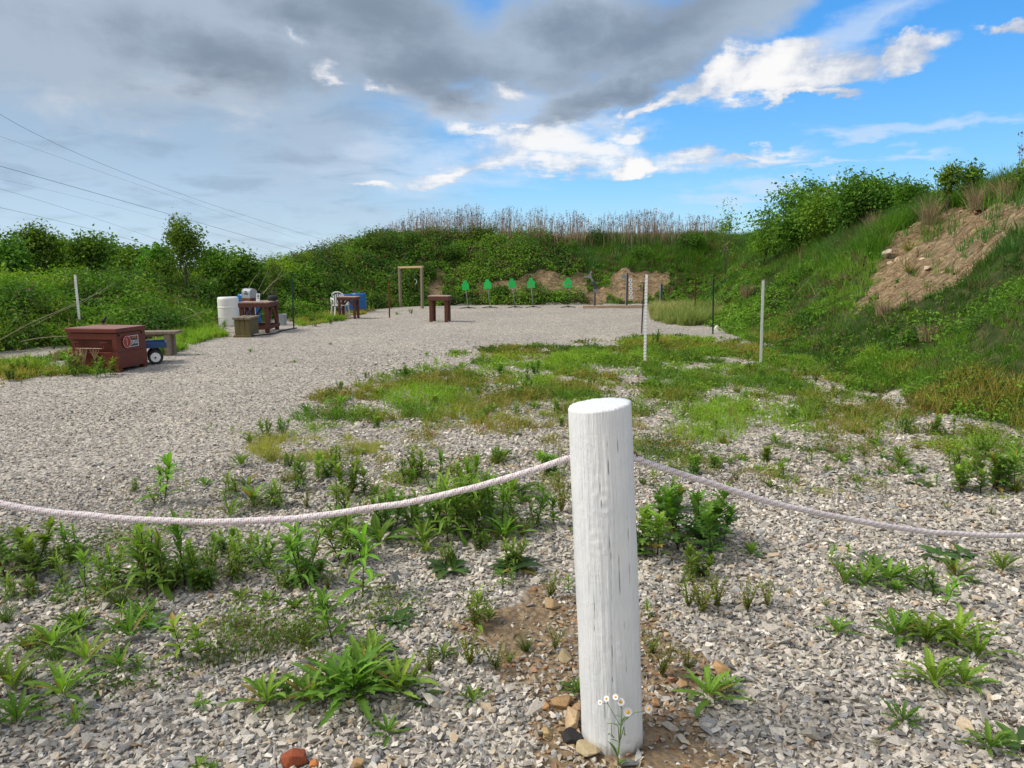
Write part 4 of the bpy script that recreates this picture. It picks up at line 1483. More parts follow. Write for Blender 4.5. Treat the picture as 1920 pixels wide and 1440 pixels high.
def text_mesh(name, body, size, mat, parent, loc, rot, extrude=0.001, bold=0.0, sx=1.0):
    cu = bpy.data.curves.new(name, 'FONT')
    cu.body = body
    cu.size = size
    cu.extrude = extrude
    cu.offset = bold
    cu.align_x = 'CENTER'; cu.align_y = 'CENTER'
    tmp = bpy.data.objects.new(name, cu)
    COL.objects.link(tmp)
    bpy.context.view_layer.update()
    me = bpy.data.meshes.new_from_object(tmp.evaluated_get(bpy.context.evaluated_depsgraph_get()))
    bpy.data.objects.remove(tmp); bpy.data.curves.remove(cu)
    me.materials.clear(); me.materials.append(mat)
    o = bpy.data.objects.new(name, me)
    COL.objects.link(o)
    o.parent = parent
    o.location = loc; o.rotation_euler = rot; o.scale = (sx, 1, 1)
    return o


text_mesh('lettering', 'JOBOX', 0.078, simple('worn_white', (0.50, 0.50, 0.50), 0.5, var=0.1), pl, (0.0075, 0.405, 0.435), (R(90), 0, R(90)), 0.0015, 0.003, 0.62)
Mb().box((0.0075, 0.405, 0.512), (0.004, 0.10, 0.026)).build('badge_stripe', simple('badge_orange', (0.42, 0.12, 0.06), 0.5, var=0.05), pl)
tag(jb, 'squat reddish brown steel job box with a flat lid, a side handle and a badge', 'tool chest')

# ------------------------------------------------------------------ steel T-posts
def t_post(px, pyb, pxt, pyt, mat, label, w=0.036, studs=True, name='fence_post', face=0.0):
    b = G(px, pyb)
    b[2] = tz(b[0], b[1])
    t = P(pxt, pyt, b[1])
    b, t = Vector(b), Vector(t)
    L = (t - b).length
    root = Mb()
    m = root
    f = w
    m.box((0, -0.002, L / 2 - 0.05), (f, 0.005, L + 0.1), bevel=0.001)
    m.box((0, 0.018, L / 2 - 0.05), (0.005, 0.034, L + 0.1))
    if studs:
        z = 0.12
        while z < L - 0.03:
            m.box((-f / 2 - 0.002, -0.003, z), (0.010, 0.012, 0.016))
            m.box((0, -0.008, z), (0.016, 0.012, 0.014))
            z += 0.054
    o = m.build(name, mat)
    o.location = b
    q = Vector((0, 0, 1)).rotation_difference((t - b).normalized())
    o.rotation_euler = (q.to_matrix() @ Matrix.Rotation(face, 3, 'Z')).to_euler()
    tag(o, label, 'post', 'steel fence posts around the range')
    return o


t_post(1209, 682, 1212.5, 515, M_WHITEM, 'white studded steel post right of centre, standing in front of a black one', 0.042, face=R(-12))
t_post(1426, 686, 1431, 526, M_WHITEM, 'white steel post farthest right, at the foot of the grassy slope', 0.044, False, face=R(8))
t_post(153, 641, 140.5, 515, M_WHITEM, 'white studded steel post rising behind the reddish tool chest', 0.046, face=R(20))
t_post(1203, 626, 1207.5, 530, M_DSTEEL, 'thin black steel post just behind the white one right of centre', 0.030)
t_post(1336.5, 626, 1338, 521, M_GRNM, 'dark green steel post on the right beyond the tall grass', 0.036, face=R(10))
t_post(551, 616, 547, 514, M_GRNM, 'dark green steel post on the left beside the brown work table', 0.036, face=R(10))
t_post(1302.5, 592, 1304.5, 523, M_RUST, 'rusty red steel post on the right near the end of the plank', 0.040, face=R(14))
t_post(730.5, 596, 729.5, 528, M_RUST, 'rusty red steel post left of the wooden door frame', 0.046, face=R(14))

# ------------------------------------------------------------------ wooden bench, garden cart behind the tool chest
def local_root(name, px, py, rz=0.0):
    g = G(px, py)
    return empty(name, (g[0], g[1], tz(g[0], g[1]) - 0.005), rz)


# bench seen end-on past the chest
gb = G(321, 668)
bn = empty('wooden_bench', (gb[0] - 0.51, gb[1] + 0.02, tz(gb[0], gb[1])), R(3))
# slab: two planks
for yy in (-0.02, 0.15):
    Mb().box((0.02, yy + 0.06, 0.415), (1.18, 0.165, 0.05), (0, R(-0.5), 0), 0.006).build('seat_plank', M_GREYW, bn)
Mb().box((0.0, 0.13, 0.365), (1.0, 0.045, 0.05), bevel=0.003).build('rail', M_GREYW, bn)
for sx in (-0.44, 0.44):
    Mb().box((sx, 0.02, 0.19), (0.10, 0.09, 0.40), bevel=0.004).build('leg', M_GREYW, bn)
    Mb().box((sx, 0.21, 0.19), (0.10, 0.09, 0.40), bevel=0.004).build('leg', M_GREYW, bn)
tag(bn, 'low weathered grey timber bench standing behind the reddish tool chest', 'bench')

gc = G(294, 683)
ct = empty('garden_cart', (gc[0], gc[1], tz(gc[0], gc[1])), R(28))
WR = 0.118
def wheel(x, y):
    M_ = Matrix.Translation((x, y, WR)) @ Matrix.Rotation(R(90), 4, 'X')
    ty = Mb().lathe([(WR * 0.60, -0.030), (WR * 0.86, -0.038), (WR * 0.97, -0.028), (WR, -0.012), (WR, 0.012), (WR * 0.97, 0.028), (WR * 0.86, 0.038), (WR * 0.60, 0.030)], M=M_, k=32)
    w = ty.build('wheel', M_BLACK, ct, True, R(50))
    Mb().lathe([(WR * 0.66, -0.034), (WR * 0.62, -0.040), (WR * 0.56, -0.030), (WR * 0.26, -0.026), (WR * 0.22, -0.044), (WR * 0.10, -0.048), (WR * 0.08, 0.0), (WR * 0.6, 0.02)], M=M_ @ Matrix.Rotation(R(180), 4, 'X'), k=32).build('rim', M_WHITEM, w, True, R(35))
    Mb().lathe([(WR * 0.13, -0.05), (WR * 0.12, -0.056), (WR * 0.04, -0.058)], M=M_ @ Matrix.Rotation(R(180), 4, 'X'), k=16).build('hub', M_DSTEEL, w)
wheel(-0.01, 0.02); wheel(-0.01, 0.50); wheel(-0.70, 0.02); wheel(-0.70, 0.50)
m = Mb()
m.box((-0.33, 0.26, 0.275), (1.0, 0.50, 0.012), bevel=0.002)
for (cx, cy, sx, sy) in ((-0.33, 0.005, 1.0, 0.012), (-0.33, 0.515, 1.0, 0.012), (0.164, 0.26, 0.012, 0.498), (-0.824, 0.26, 0.012, 0.498)):
    m.box((cx, cy, 0.318), (sx, sy, 0.085), bevel=0.002)
m.build('tray', M_BLUEM, ct)
for xx in (-0.01, -0.70):
    m = Mb()
    m.cyl((xx, -0.01, WR), (xx, 0.53, WR), 0.010, k=10)
    m.box((xx, 0.26, 0.20), (0.05, 0.30, 0.14))
    m.build('axle', M_DSTEEL, ct)
m = Mb()
m.tube([(-0.83, 0.26, 0.20), (-0.95, 0.26, 0.28), (-0.78, 0.28, 0.60), (-0.70, 0.28, 0.74)], 0.011, 8)
m.tube([(-0.74, 0.28, 0.70), (-0.68, 0.28, 0.79)], 0.022, 8)
m.build('pull_handle', M_BLACK, ct, True)
tag(ct, 'small blue garden cart with white rimmed black tyres tucked behind the tool chest', 'cart')

# ------------------------------------------------------------------ white and blue barrels
def barrel(loc, r, h, mat, label, group=None, ribs=(0.33, 0.66), lab=None, taper=0.0, rz=0.0):
    m = Mb()
    prof = [(r * 0.80, 0.0), (r * 0.93 - taper, 0.006), (r * 0.985 - taper, 0.035), (r - taper, 0.07)]
    for z in np.linspace(0.1, h - 0.08, 30):
        rr = r - taper * (1 - z / h) * 1.0
        f = z / h
        for q in ribs:
            rr += 0.010 * math.exp(-((f - q) / 0.015) ** 2) - 0.006 * math.exp(-((f - q - 0.03) / 0.012) ** 2)
        prof.append((rr, z))
    prof += [(r * 0.992, h - 0.055), (r * 0.955, h - 0.02), (r * 0.90, h - 0.004), (r * 0.86, h), (r * 0.84, h - 0.02), (0.02, h - 0.02)]
    m.lathe(prof, k=56)
    m.cyl((r * 0.5, 0, h - 0.022), (r * 0.5, 0, h - 0.004), 0.035); m.cyl((-r * 0.5, 0, h - 0.022), (-r * 0.5, 0, h - 0.004), 0.03)
    o = m.build('barrel', mat, None, True, R(50))
    o.location = loc
    if lab:
        (a0, a1, zz0, zz1) = lab
        mm = Mb()
        n = 10
        aa = np.linspace(R(a0), R(a1), n)
        rr = r + 0.004
        lo = [mm.bm.verts.new((rr * math.cos(a), rr * math.sin(a), zz0)) for a in aa]; hi = [mm.bm.verts.new((rr * math.cos(a), rr * math.sin(a), zz1)) for a in aa]
        lo2 = [mm.bm.verts.new(((rr - .003) * math.cos(a), (rr - .003) * math.sin(a), zz0)) for a in aa]; hi2 = [mm.bm.verts.new(((rr - .003) * math.cos(a), (rr - .003) * math.sin(a), zz1)) for a in aa]
        for i in range(n - 1):
            mm.bm.faces.new((lo[i], lo[i + 1], hi[i + 1], hi[i])); mm.bm.faces.new((lo2[i], lo2[i + 1], hi2[i + 1], hi2[i]))
            mm.bm.faces.new((lo[i], lo[i + 1], lo2[i + 1], lo2[i])); mm.bm.faces.new((hi[i], hi[i + 1], hi2[i + 1], hi2[i]))
        mm.build('label_patch', M_LABEL, o)
    tag(o, label, 'barrel', group)
    return o


def on_ground(px, py):
    g = G(px, py)
    return (g[0], g[1], min(tz(g[0], g[1]), 0.03) - 0.01)


q = on_ground(430.5, 611)
barrel((q[0], q[1], q[2]), 0.275, 0.80, M_WHITEP, 'white plastic barrel left of the brown work table')
barrel((q[0] + 0.34, q[1] + 0.62, q[2]), 0.30, 0.86, M_BLUEP, 'blue plastic barrel half hidden behind the white barrel', 'blue barrels', lab=(-62, -38, 0.30, 0.58))
q = on_ground(673, 585)
barrel((q[0], q[1], q[2]), 0.27, 0.69, M_BLUEP, 'blue barrel standing behind the small brown table, right one of the pair', 'blue barrels')
barrel((q[0] - 0.34, q[1] - 0.45, q[2]), 0.25, 0.67, M_BLUEP, 'blue barrel right behind the small brown table, white patch on its side', 'blue barrels', lab=(-105, -60, 0.30, 0.46))

# ------------------------------------------------------------------ big brown work table with A-frame ends
wt = empty('work_table', (-6.30, 17.95, tz(-6.3, 17.9)), R(4))
tw, tl = 0.70, 1.05          # x , y
for i, xx in enumerate(np.linspace(-tw / 2 + 0.065, tw / 2 - 0.065, 6)):
    pass
m = Mb()
for xx in np.linspace(-tw / 2 + 0.065, tw / 2 - 0.065, 6):
    m.box((xx, 0, 0.735), (0.127, tl, 0.028), bevel=0.003)
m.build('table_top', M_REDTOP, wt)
m = Mb()
m.box((0, -tl / 2 + 0.0, 0.672), (tw + 0.002, 0.035, 0.10), bevel=0.003)
m.build('apron', M_REDW, wt)
m = Mb(); m.box((0, tl / 2 - 0.0, 0.672), (tw + 0.002, 0.035, 0.10), bevel=0.003); m.build('apron', M_REDW, wt)
for sx in (-1, 1):
    Mb().box((sx * (tw / 2 - 0.016), 0, 0.672), (0.035, tl - 0.04, 0.10), bevel=0.003).build('apron', M_REDW, wt)
for sx in (-1, 1):
    for sy in (-1, 1):
        Mb().beam((sx * (tw / 2 - 0.055), sy * (tl / 2 - 0.065), 0.62), (sx * (tw / 2 - 0.055), sy * (tl / 2 - 0.065), 0.0), 0.09, 0.085).build('leg', M_REDW, wt)
        Mb().beam((sx * (tw / 2 - 0.035), sy * 0.03, 0.63), (sx * (tw / 2 - 0.035), sy * (tl / 2 - 0.09), 0.10), 0.085, 0.035, roll=R(90)).build('brace', M_REDW, wt)
    Mb().box((sx * (tw / 2 - 0.005), 0, 0.13), (0.035, tl - 0.02, 0.085), bevel=0.003).build('stretcher', M_REDW, wt)
for sy in (-1, 1):
    Mb().beam((-0.02, sy * (tl / 2 - 0.02), 0.63), (-tw / 2 + 0.09, sy * (tl / 2 - 0.02), 0.30), 0.035, 0.085, roll=R(90)).build('brace', M_REDW, wt)
    Mb().box((0, sy * (tl / 2 - 0.005), 0.13), (tw - 0.05, 0.03, 0.085), bevel=0.003).build('stretcher', M_REDW, wt)
tag(wt, 'big brown stained work table with slanting braces and a worn top', 'table')
WTZ = wt.location.z + 0.75

# things on that table
def on_table(px, py, z):
    d = ray(px, py)
    t = (EYE - z) / -d[2]
    return d[0] * t, d[1] * t

# mailbox
mx_, my_ = on_table(470.5, 561.5, WTZ + 0.03)
my_ = min(my_, 18.4)
Mb_ = Mb()
mbx = empty('mailbox', (-6.58, 18.12, WTZ + 0.0), R(-38))
arch = [(-0.085, 0.0), (0.085, 0.0), (0.085, 0.105)] + [(0.085 * math.cos(a), 0.105 + 0.085 * math.sin(a)) for a in np.linspace(0.25, math.pi - 0.25, 9)] + [(-0.085, 0.105)]
sc_ = 1.25
M0 = Matrix.Translation((0, 0, 0.07)) @ Matrix.Rotation(R(90), 4, 'Z') @ Matrix.Scale(sc_, 4)
Mb().prism(arch, 0.27, M0).build('shell', M_GALV, mbx)
M1 = Matrix.Translation((-0.178, 0, 0.068)) @ Matrix.Rotation(R(90), 4, 'Z') @ Matrix.Scale(sc_ * 1.04, 4)
Mb().prism(arch, 0.012, M1).build('door', M_GALV, mbx)
m = Mb()                                   # two rows of short dark marks, unreadable at this distance
for (zz, xs_) in ((0.245, (-0.03, 0.005, 0.035)), (0.195, (-0.055, -0.02, 0.02, 0.055, 0.085))):
    for xx in xs_:
        m.box((xx, -0.1085, zz - 0.02), (0.022, 0.004, 0.032)); m.box((xx + 0.009, -0.1085, zz - 0.012), (0.02, 0.004, 0.006))
m.build('faded_marks', M_INK, mbx)
Mb().box((0, 0, 0.033), (0.42, 0.26, 0.066), bevel=0.004).build('base_board', M_REDW, mbx)
tag(mbx, 'grey round-topped mailbox with dark marks standing on the work table', 'mailbox')
# white card
cd = empty('sign_card', (-6.20, 17.62, WTZ), R(8))
Mb().box((0, 0, 0.10), (0.085, 0.012, 0.20), (R(-8), R(4), 0), 0.002).build('board', M_LABEL, cd)
m = Mb()
sp_ = [(0, 0.045), (0.012, 0.028), (0.024, 0.012), (0.022, 0.0), (0.010, -0.002), (0.003, 0.004), (0.010, -0.018), (-0.010, -0.018), (-0.003, 0.004), (-0.010, -0.002), (-0.022, 0.0), (-0.024, 0.012), (-0.012, 0.028)]
m.prism(sp_, 0.003, Matrix.Translation((0.008, -0.013, 0.125)) @ Matrix.Rotation(R(-8), 4, 'X'))
m.box((0.008, -0.014, 0.178), (0.024, 0.004, 0.016), (R(-8), 0, 0))
m.build('black_emblem', M_INK, cd)
m = Mb()
m.box((0.004, -0.009, 0.083), (0.055, 0.004, 0.014), (R(-8), 0, 0)); m.box((0.004, -0.006, 0.062), (0.045, 0.004, 0.014), (R(-8), 0, 0))
m.build('red_line', M_CARDRED, cd)
tag(cd, 'small white upright card with a black emblem and dark red line, on the work table', 'sign')
# black bag
m = Mb()
r_ = bmesh.ops.create_icosphere(m.bm, subdivisions=3, radius=1)
for v in r_['verts']:
    n_ = 1 + 0.18 * (vn(v.co.x * 2.2 + 5, v.co.y * 2.2 + v.co.z * 3, 5) - 0.5)
    v.co = Vector((v.co.x * 0.13 * n_, v.co.y * 0.12 * n_, max(v.co.z, -0.75) * 0.085 * n_ + 0.06))
bagb = m.build('bag', M_BAG, None, True)
bagb.location = (-6.02, 18.15, WTZ)
Mb().tube([(-0.10, 0, 0.14), (-0.06, 0, 0.20), (0.06, 0, 0.20), (0.10, 0, 0.14)], 0.009, 6).build('strap', M_BAG, bagb, True)
tag(bagb, 'slumped black canvas bag lying on the work table beside the mailbox', 'bag')
# bucket under the table
bq = on_ground(519, 612)
bk = Mb().lathe([(0.10, 0.0), (0.13, 0.01), (0.145, 0.22), (0.148, 0.222), (0.148, 0.235), (0.152, 0.24), (0.158, 0.31), (0.163, 0.32), (0.150, 0.32), (0.142, 0.30), (0.12, 0.02)], k=36).build('bucket', M_GALV, None, True, R(40))
bk.location = (bq[0] + 0.02, bq[1] + 0.35, bq[2])
Mb().tube([(0.16 * math.cos(a), 0.02, 0.29 - 0.13 * math.sin(a)) for a in np.linspace(0, math.pi, 14)], 0.004, 6).build('bail', M_STEEL, bk, True)
tag(bk, 'grey lidded bucket on the gravel under the work table', 'bucket')

# box bench in front of the table
bx = empty('box_seat', (-6.20, 16.78, tz(-6.2, 16.8)), R(4))
bw, bl = 0.34, 0.72
m = Mb()
for xx in (-bw / 2 + 0.0, 0.0, bw / 2):
    m.box((xx * 0.69, -0.01, 0.435), (bw * 0.46 - 0.006, bl + 0.14, 0.045), bevel=0.003)
m.build('seat', M_GREYW, bx)
m = Mb()
for i in range(3):
    m.box((-bw / 2 + bw / 6 + i * bw / 3, -bl / 2, 0.225), (bw / 3 - 0.005, 0.028, 0.37), bevel=0.002)
m.build('front_panel', M_GRNW, bx)
m = Mb()
for i in range(6):
    m.box((bw / 2 - 0.013, -bl / 2 + 0.015 + bl / 12 + i * (bl - 0.03) / 6, 0.225), (0.026, bl / 6 - 0.008, 0.37), bevel=0.002)
m.build('side_panel', M_GRNW, bx)
m = Mb()
for i in range(6):
    m.box((-bw / 2 + 0.013, -bl / 2 + 0.015 + bl / 12 + i * (bl - 0.03) / 6, 0.225), (0.026, bl / 6 - 0.008, 0.37), bevel=0.002)
m.build('side_panel', M_GRNW, bx)
Mb().box((0, -bl / 2 - 0.01, 0.025), (bw + 0.05, 0.10, 0.06), bevel=0.003).build('base_board', M_GRNW, bx)
tag(bx, 'boxy seat of mossy planks in front of the brown work table', 'bench')

# black hose
hp = [on_ground(*p) for p in [(556, 617), (540, 619), (530, 622), (520, 625), (512, 627), (500, 629), (490, 629), (478, 630), (474, 632)]]
tt_ = np.linspace(0, 1, 50)
hpn = np.array(hp)
u_ = np.linspace(0, 1, len(hpn))
pts = np.stack([np.interp(tt_, u_, hpn[:, 0]) + 0.03 * np.sin(tt_ * 17), np.interp(tt_, u_, hpn[:, 1]), np.interp(tt_, u_, hpn[:, 2]) + 0.035], 1)
tag(Mb().tube(pts, 0.016, 8).build('hose', M_BLACK, None, True), 'black hose snaking across the gravel beside the work table', 'hose')

# ------------------------------------------------------------------ white plastic chair
ch_ = on_ground(637, 596)
cr = empty('garden_chair', (ch_[0], ch_[1] + 0.1, ch_[2]), R(28))
m = Mb(); m.box((0, 0, 0.40), (0.42, 0.42, 0.03), bevel=0.012); m.build('seat', M_WHITEP, cr, True, R(40))
bp = []
for zz in np.linspace(0.42, 0.80, 9):
    f = (zz - 0.42) / 0.38
    wdt = 0.20 - 0.10 * max(0, f - 0.55) ** 1.5 / 0.3
    bp.append((wdt, zz, 0.20 + 0.08 * f))
m = Mb()
for x_ in np.linspace(-0.15, 0.15, 5):
    m.beam((x_, 0.20, 0.41), (x_ * 0.9, 0.275, 0.76 - abs(x_) * 0.3), 0.045, 0.012, 0.002)
m.build('backrest', M_WHITEP, cr)
m = Mb()
m.tube([(-0.22, 0.19, 0.40), (-0.215, 0.25, 0.62), (-0.17, 0.28, 0.74), (-0.08, 0.29, 0.80), (0.0, 0.292, 0.81), (0.08, 0.29, 0.80), (0.17, 0.28, 0.74), (0.215, 0.25, 0.62), (0.22, 0.19, 0.40)], 0.022, 8)
m.build('back_frame', M_WHITEP, cr, True)
for sx in (-1, 1):
    Mb().tube([(sx * 0.22, 0.25, 0.62), (sx * 0.25, 0.08, 0.62), (sx * 0.25, -0.12, 0.61), (sx * 0.24, -0.20, 0.57), (sx * 0.23, -0.21, 0.40)], 0.020, 8).build('armrest', M_WHITEP, cr, True)
    Mb().beam((sx * 0.20, -0.20, 0.42), (sx * 0.24, -0.24, 0.0), 0.045, 0.035, 0.006).build('leg', M_WHITEP, cr)
    Mb().beam((sx * 0.20, 0.19, 0.42), (sx * 0.23, 0.27, 0.0), 0.045, 0.035, 0.006).build('leg', M_WHITEP, cr)
tag(cr, 'white plastic garden chair with arms beside the small brown table', 'chair')

# ------------------------------------------------------------------ small brown tables
def arch_brace(a, b, w, t, mat, parent, bend):
    a = Vector(a); b = Vector(b)
    pts = []
    for i in range(9):
        f = i / 8
        p = a.lerp(b, f) + Vector((bend[0], bend[1], bend[2])) * math.sin(math.pi * f)
        pts.append(p)
    m = Mb()
    for p, q in zip(pts, pts[1:]):
        m.beam(p, q + (q - p) * 0.05, w, t, 0)
    return m.build('brace', mat, parent)


q = on_ground(651, 598)
st = empty('small_table', (q[0], q[1] + 0.28, q[2]), R(-3))
sw, sl, sh = 0.60, 0.56, 0.69
Mb().box((0, 0, sh - 0.012), (sw, sl, 0.024), bevel=0.003).build('table_top', M_REDTOP, st)
for sy in (-1, 1):
    Mb().box((0, sy * (sl / 2 - 0.018), sh - 0.066), (sw - 0.01, 0.032, 0.083), bevel=0.003).build('apron', M_REDW, st)
    Mb().box((sy * (sw / 2 - 0.02), 0, sh - 0.066), (0.032, sl - 0.075, 0.083), bevel=0.003).build('apron', M_REDW, st)
for sx in (-1, 1):
    for sy in (-1, 1):
        Mb().box((sx * (sw / 2 - 0.065), sy * (sl / 2 - 0.075), (sh - 0.1) / 2), (0.07, 0.07, sh - 0.1), bevel=0.003).build('leg', M_REDW, st)
        arch_brace((sx * (sw / 2 - 0.09), sy * (sl / 2 - 0.04), 0.42), (sx * 0.03, sy * (sl / 2 - 0.04), sh - 0.10), 0.03, 0.045, M_REDW, st, (-sx * 0.02, 0, 0.05))
tag(st, 'small brown table with arched braces in front of the blue barrels', 'table', 'small brown tables')

q = on_ground(824, 604)
ctb = empty('small_table', (q[0], q[1] + 0.22, q[2]), R(-7))
sw, sl, sh = 0.60, 0.52, 0.775
m = Mb()
for yy in np.linspace(-sl / 2 + 0.055, sl / 2 - 0.055, 5):
    m.box((0, yy, sh - 0.014), (sw + 0.01, 0.10, 0.028), bevel=0.003)
m.build('table_top', M_REDTOP, ctb)
for sy in (-1, 1):
    Mb().box((0, sy * (sl / 2 - 0.016), sh - 0.085), (sw, 0.035, 0.11), bevel=0.003).build('apron', M_REDW, ctb)
    Mb().box((sy * (sw / 2 - 0.018), 0, sh - 0.085), (0.035, sl - 0.072, 0.11), bevel=0.003).build('apron', M_REDW, ctb)
for sx in (-1, 1):
    for sy in (-1, 1):
        m = Mb()
        m.box((sx * (sw / 2 - 0.075), sy * (sl / 2 - 0.060), (sh - 0.04) / 2 - 0.02), (0.095, 0.045, sh - 0.06), bevel=0.003)
        m.box((sx * (sw / 2 - 0.055), sy * (sl / 2 - 0.110), (sh - 0.04) / 2 - 0.02), (0.045, 0.05, sh - 0.06), bevel=0.003)
        m.build('leg', M_REDW, ctb)
tag(ctb, 'brown stained shooting table with thick legs standing alone mid lot', 'table', 'small brown tables')

# ------------------------------------------------------------------ wooden door frame with hanging crescent
a = on_ground(752, 576); b = on_ground(791, 578)
df = empty('door_frame', ((a[0] + b[0]) / 2, (a[1] + b[1]) / 2, a[2]), math.atan2(b[1] - a[1], b[0] - a[0]))
hw = math.hypot(a[0] - b[0], a[1] - b[1]) / 2 + 0.03
for sx in (-1, 1):
    Mb().box((sx * hw, 0, 0.78), (0.088, 0.088, 1.58), (0, sx * R(0.5), 0), 0.004).build('upright', M_GREYW, df)
Mb().box((0, 0, 1.585), (2 * hw + 0.12, 0.088, 0.075), (0, R(-1), 0), 0.004).build('lintel', M_PALEW, df)
tag(df, 'rough timber door frame standing free at the left end of the far bank', 'door frame')
m = Mb()
cz = 1.00
ang = np.linspace(R(100), R(-80), 12)
for i in range(len(ang) - 1):
    pass
outer = [(0.10 * math.cos(a_), 0.10 * math.sin(a_)) for a_ in ang]
inner = [(0.02 + 0.068 * math.cos(a_) - 0.01, 0.085 * math.sin(a_)) for a_ in ang[::-1]]
m.prism(outer + inner, 0.006, Matrix.Translation((0, 0, 0)))
cre = m.build('target_plate', M_WHITEM)
wpos = df.matrix_basis
cx_ = P(777, 528, df.location.y)
cre.location = (cx_[0], df.location.y, cx_[2])
Mb().tube([(0.0, 0, 0.09), (0.01, 0, 0.30), (0.0, 0, 1.585 - (cx_[2] - df.location.z) - 0.03)], 0.0035, 5).build('cord', M_STEEL, cre)
tag(cre, 'broken white crescent of a plate hanging on a cord inside the door frame', 'target')

# ------------------------------------------------------------------ five green silhouette targets
SIL = [(-0.165, -0.215), (0.165, -0.215), (0.165, 0.045), (0.145, 0.085), (0.085, 0.095), (0.085, 0.15), (0.078, 0.195), (0.045, 0.215), (-0.045, 0.215), (-0.078, 0.195), (-0.085, 0.15), (-0.085, 0.095), (-0.145, 0.085), (-0.165, 0.045)]


def silhouette_target(tx, ty_top, ty_bot, bx_, by_, label, tilt, sc=1.0, splash=False, yaw=0.0):
    b = on_ground(bx_, by_)
    root = empty('steel_target', (b[0], b[1], b[2]), 0)
    c = P(tx, (ty_top + ty_bot) / 2, b[1])
    hh = abs(P(tx, ty_top, b[1])[2] - P(tx, ty_bot, b[1])[2])
    loc = Vector((c[0] - b[0], -0.03, c[2] - b[2]))
    Mx = Matrix.Translation(loc) @ Matrix.Rotation(yaw, 4, 'Z') @ Matrix.Rotation(tilt, 4, 'Y') @ Matrix.Scale(hh / 0.43 * sc, 4)
    pl_ = Mb().prism(SIL, 0.016, Mx).build('plate', M_TGREEN, root)
    n_ = 2 if not splash else 7
    for i in range(n_):
        m = Mb()
        x_, z_ = random.gauss(0, 0.04), random.gauss(-0.06, 0.05)
        r_s = random.uniform(0.010, 0.022) * (1.6 if splash else 1)
        pts_ = [(x_ + r_s * random.uniform(0.6, 1.2) * math.cos(a_), z_ + r_s * random.uniform(0.6, 1.2) * math.sin(a_)) for a_ in np.linspace(0, 2 * math.pi, 9, endpoint=False)]
        m.prism(pts_, 0.004, Mx @ Matrix.Translation((0, -0.0105 - 0.0004 * i, 0)))
        m.build('impact_mark', M_PLATEGREY, pl_)
    Mb().tube([(0, 0, 0.02), (loc.x * 0.6, 0, loc.z * 0.6), (loc.x, -0.01, loc.z - 0.10)], 0.011, 8).build('stem', M_GALV if not splash or tx < 1050 else M_DSTEEL, root, True)
    m = Mb()
    m.beam((-0.30, -0.10, 0.015), (0.0, 0.0, 0.06), 0.03, 0.03, 0.002); m.beam((0.30, -0.06, 0.015), (0.0, 0.0, 0.06), 0.03, 0.03, 0.002)
    m.beam((0.05, 0.34, 0.015), (0.0, 0.0, 0.06), 0.03, 0.03, 0.002); m.box((0, 0, 0.05), (0.09, 0.09, 0.05), bevel=0.004)
    m.build('base', M_DSTEEL, root)
    tag(root, label, 'target', 'green silhouette targets in front of the far bank')


silhouette_target(872.5, 526, 543.5, 878, 578.5, 'green steel silhouette target, leftmost of the row of five', R(-4), splash=False, yaw=R(6))
silhouette_target(914, 523.5, 541.5, 919, 577.5, 'green steel silhouette target, second from the left in the row of five', R(-3), yaw=R(-4))
silhouette_target(960, 522, 540.5, 966, 576.5, 'green steel silhouette target, middle one of the row of five', R(-5), yaw=R(8))
silhouette_target(995.5, 521, 540, 999.5, 576.5, 'green silhouette target with a grey splashed chest, fourth from the left', R(-2), splash=True)
silhouette_target(1065, 520.5, 539.5, 1065, 576.5, 'green silhouette target with a grey splashed chest, rightmost and set apart', R(0), splash=True)

# ------------------------------------------------------------------ spinner target
b = on_ground(1115, 576)
sp0 = empty('spinner_target', b, 0)
def loc_px(px, py, base):
    c = P(px, py, base[1])
    return Vector((c[0] - base[0], 0, c[2] - base[2]))
Mb().box((0, 0, 0.33), (0.065, 0.065, 0.66), bevel=0.004).build('post', M_DSTEEL, sp0)
Mb().box((-0.034, -0.034, 0.33), (0.012, 0.004, 0.65)).build('edge_strip', M_GALV, sp0)
Mb().box((0, 0, 0.01), (0.16, 0.16, 0.012)).build('base_plate', M_DSTEEL, sp0)
c1 = loc_px(1105, 518, b)
m = Mb()
pts_ = [(0.085 * math.cos(a_), 0.085 * math.sin(a_)) for a_ in np.linspace(0, 2 * math.pi, 24, endpoint=False)]
m.prism(pts_, 0.014, Matrix.Translation(c1 + Vector((0, -0.05, 0))))
m.box(c1 + Vector((0.045, -0.052, 0.13)), (0.07, 0.012, 0.13), (0, R(18), 0), 0.002)
m.box(c1 + Vector((-0.14, -0.052, -0.015)), (0.12, 0.012, 0.085), (0, R(8), 0), 0.002)
m.box(c1 + Vector((0.09, -0.052, -0.115)), (0.07, 0.012, 0.14), (0, R(-35), 0), 0.002)
m.build('upper_paddle', M_PLATEGREY, sp0)
c2 = loc_px(1113, 533, b)
m = Mb()
m.box(c2 + Vector((0.0, -0.06, 0.05)), (0.13, 0.10, 0.12), (0, R(-25), 0), 0.012)
m.box(c2 + Vector((0.06, -0.06, -0.09)), (0.12, 0.09, 0.17), (0, R(-15), 0), 0.012)
m.cyl(c2 + Vector((0.02, -0.13, 0.0)), c2 + Vector((0.02, 0.03, 0.0)), 0.03, k=14)
m.build('hub', M_DSTEEL, sp0)
m = Mb()
m.box(c2 + Vector((0.07, -0.06, -0.23)), (0.15, 0.014, 0.16), (0, R(-32), 0), 0.002)
m.box(c2 + Vector((0.15, -0.06, -0.32)), (0.09, 0.012, 0.12), (0, R(-32), 0), 0.002)
m.build('lower_paddle', M_PLATEGREY, sp0)
tag(sp0, 'grey steel spinner target with crooked paddles on a dark post', 'target')

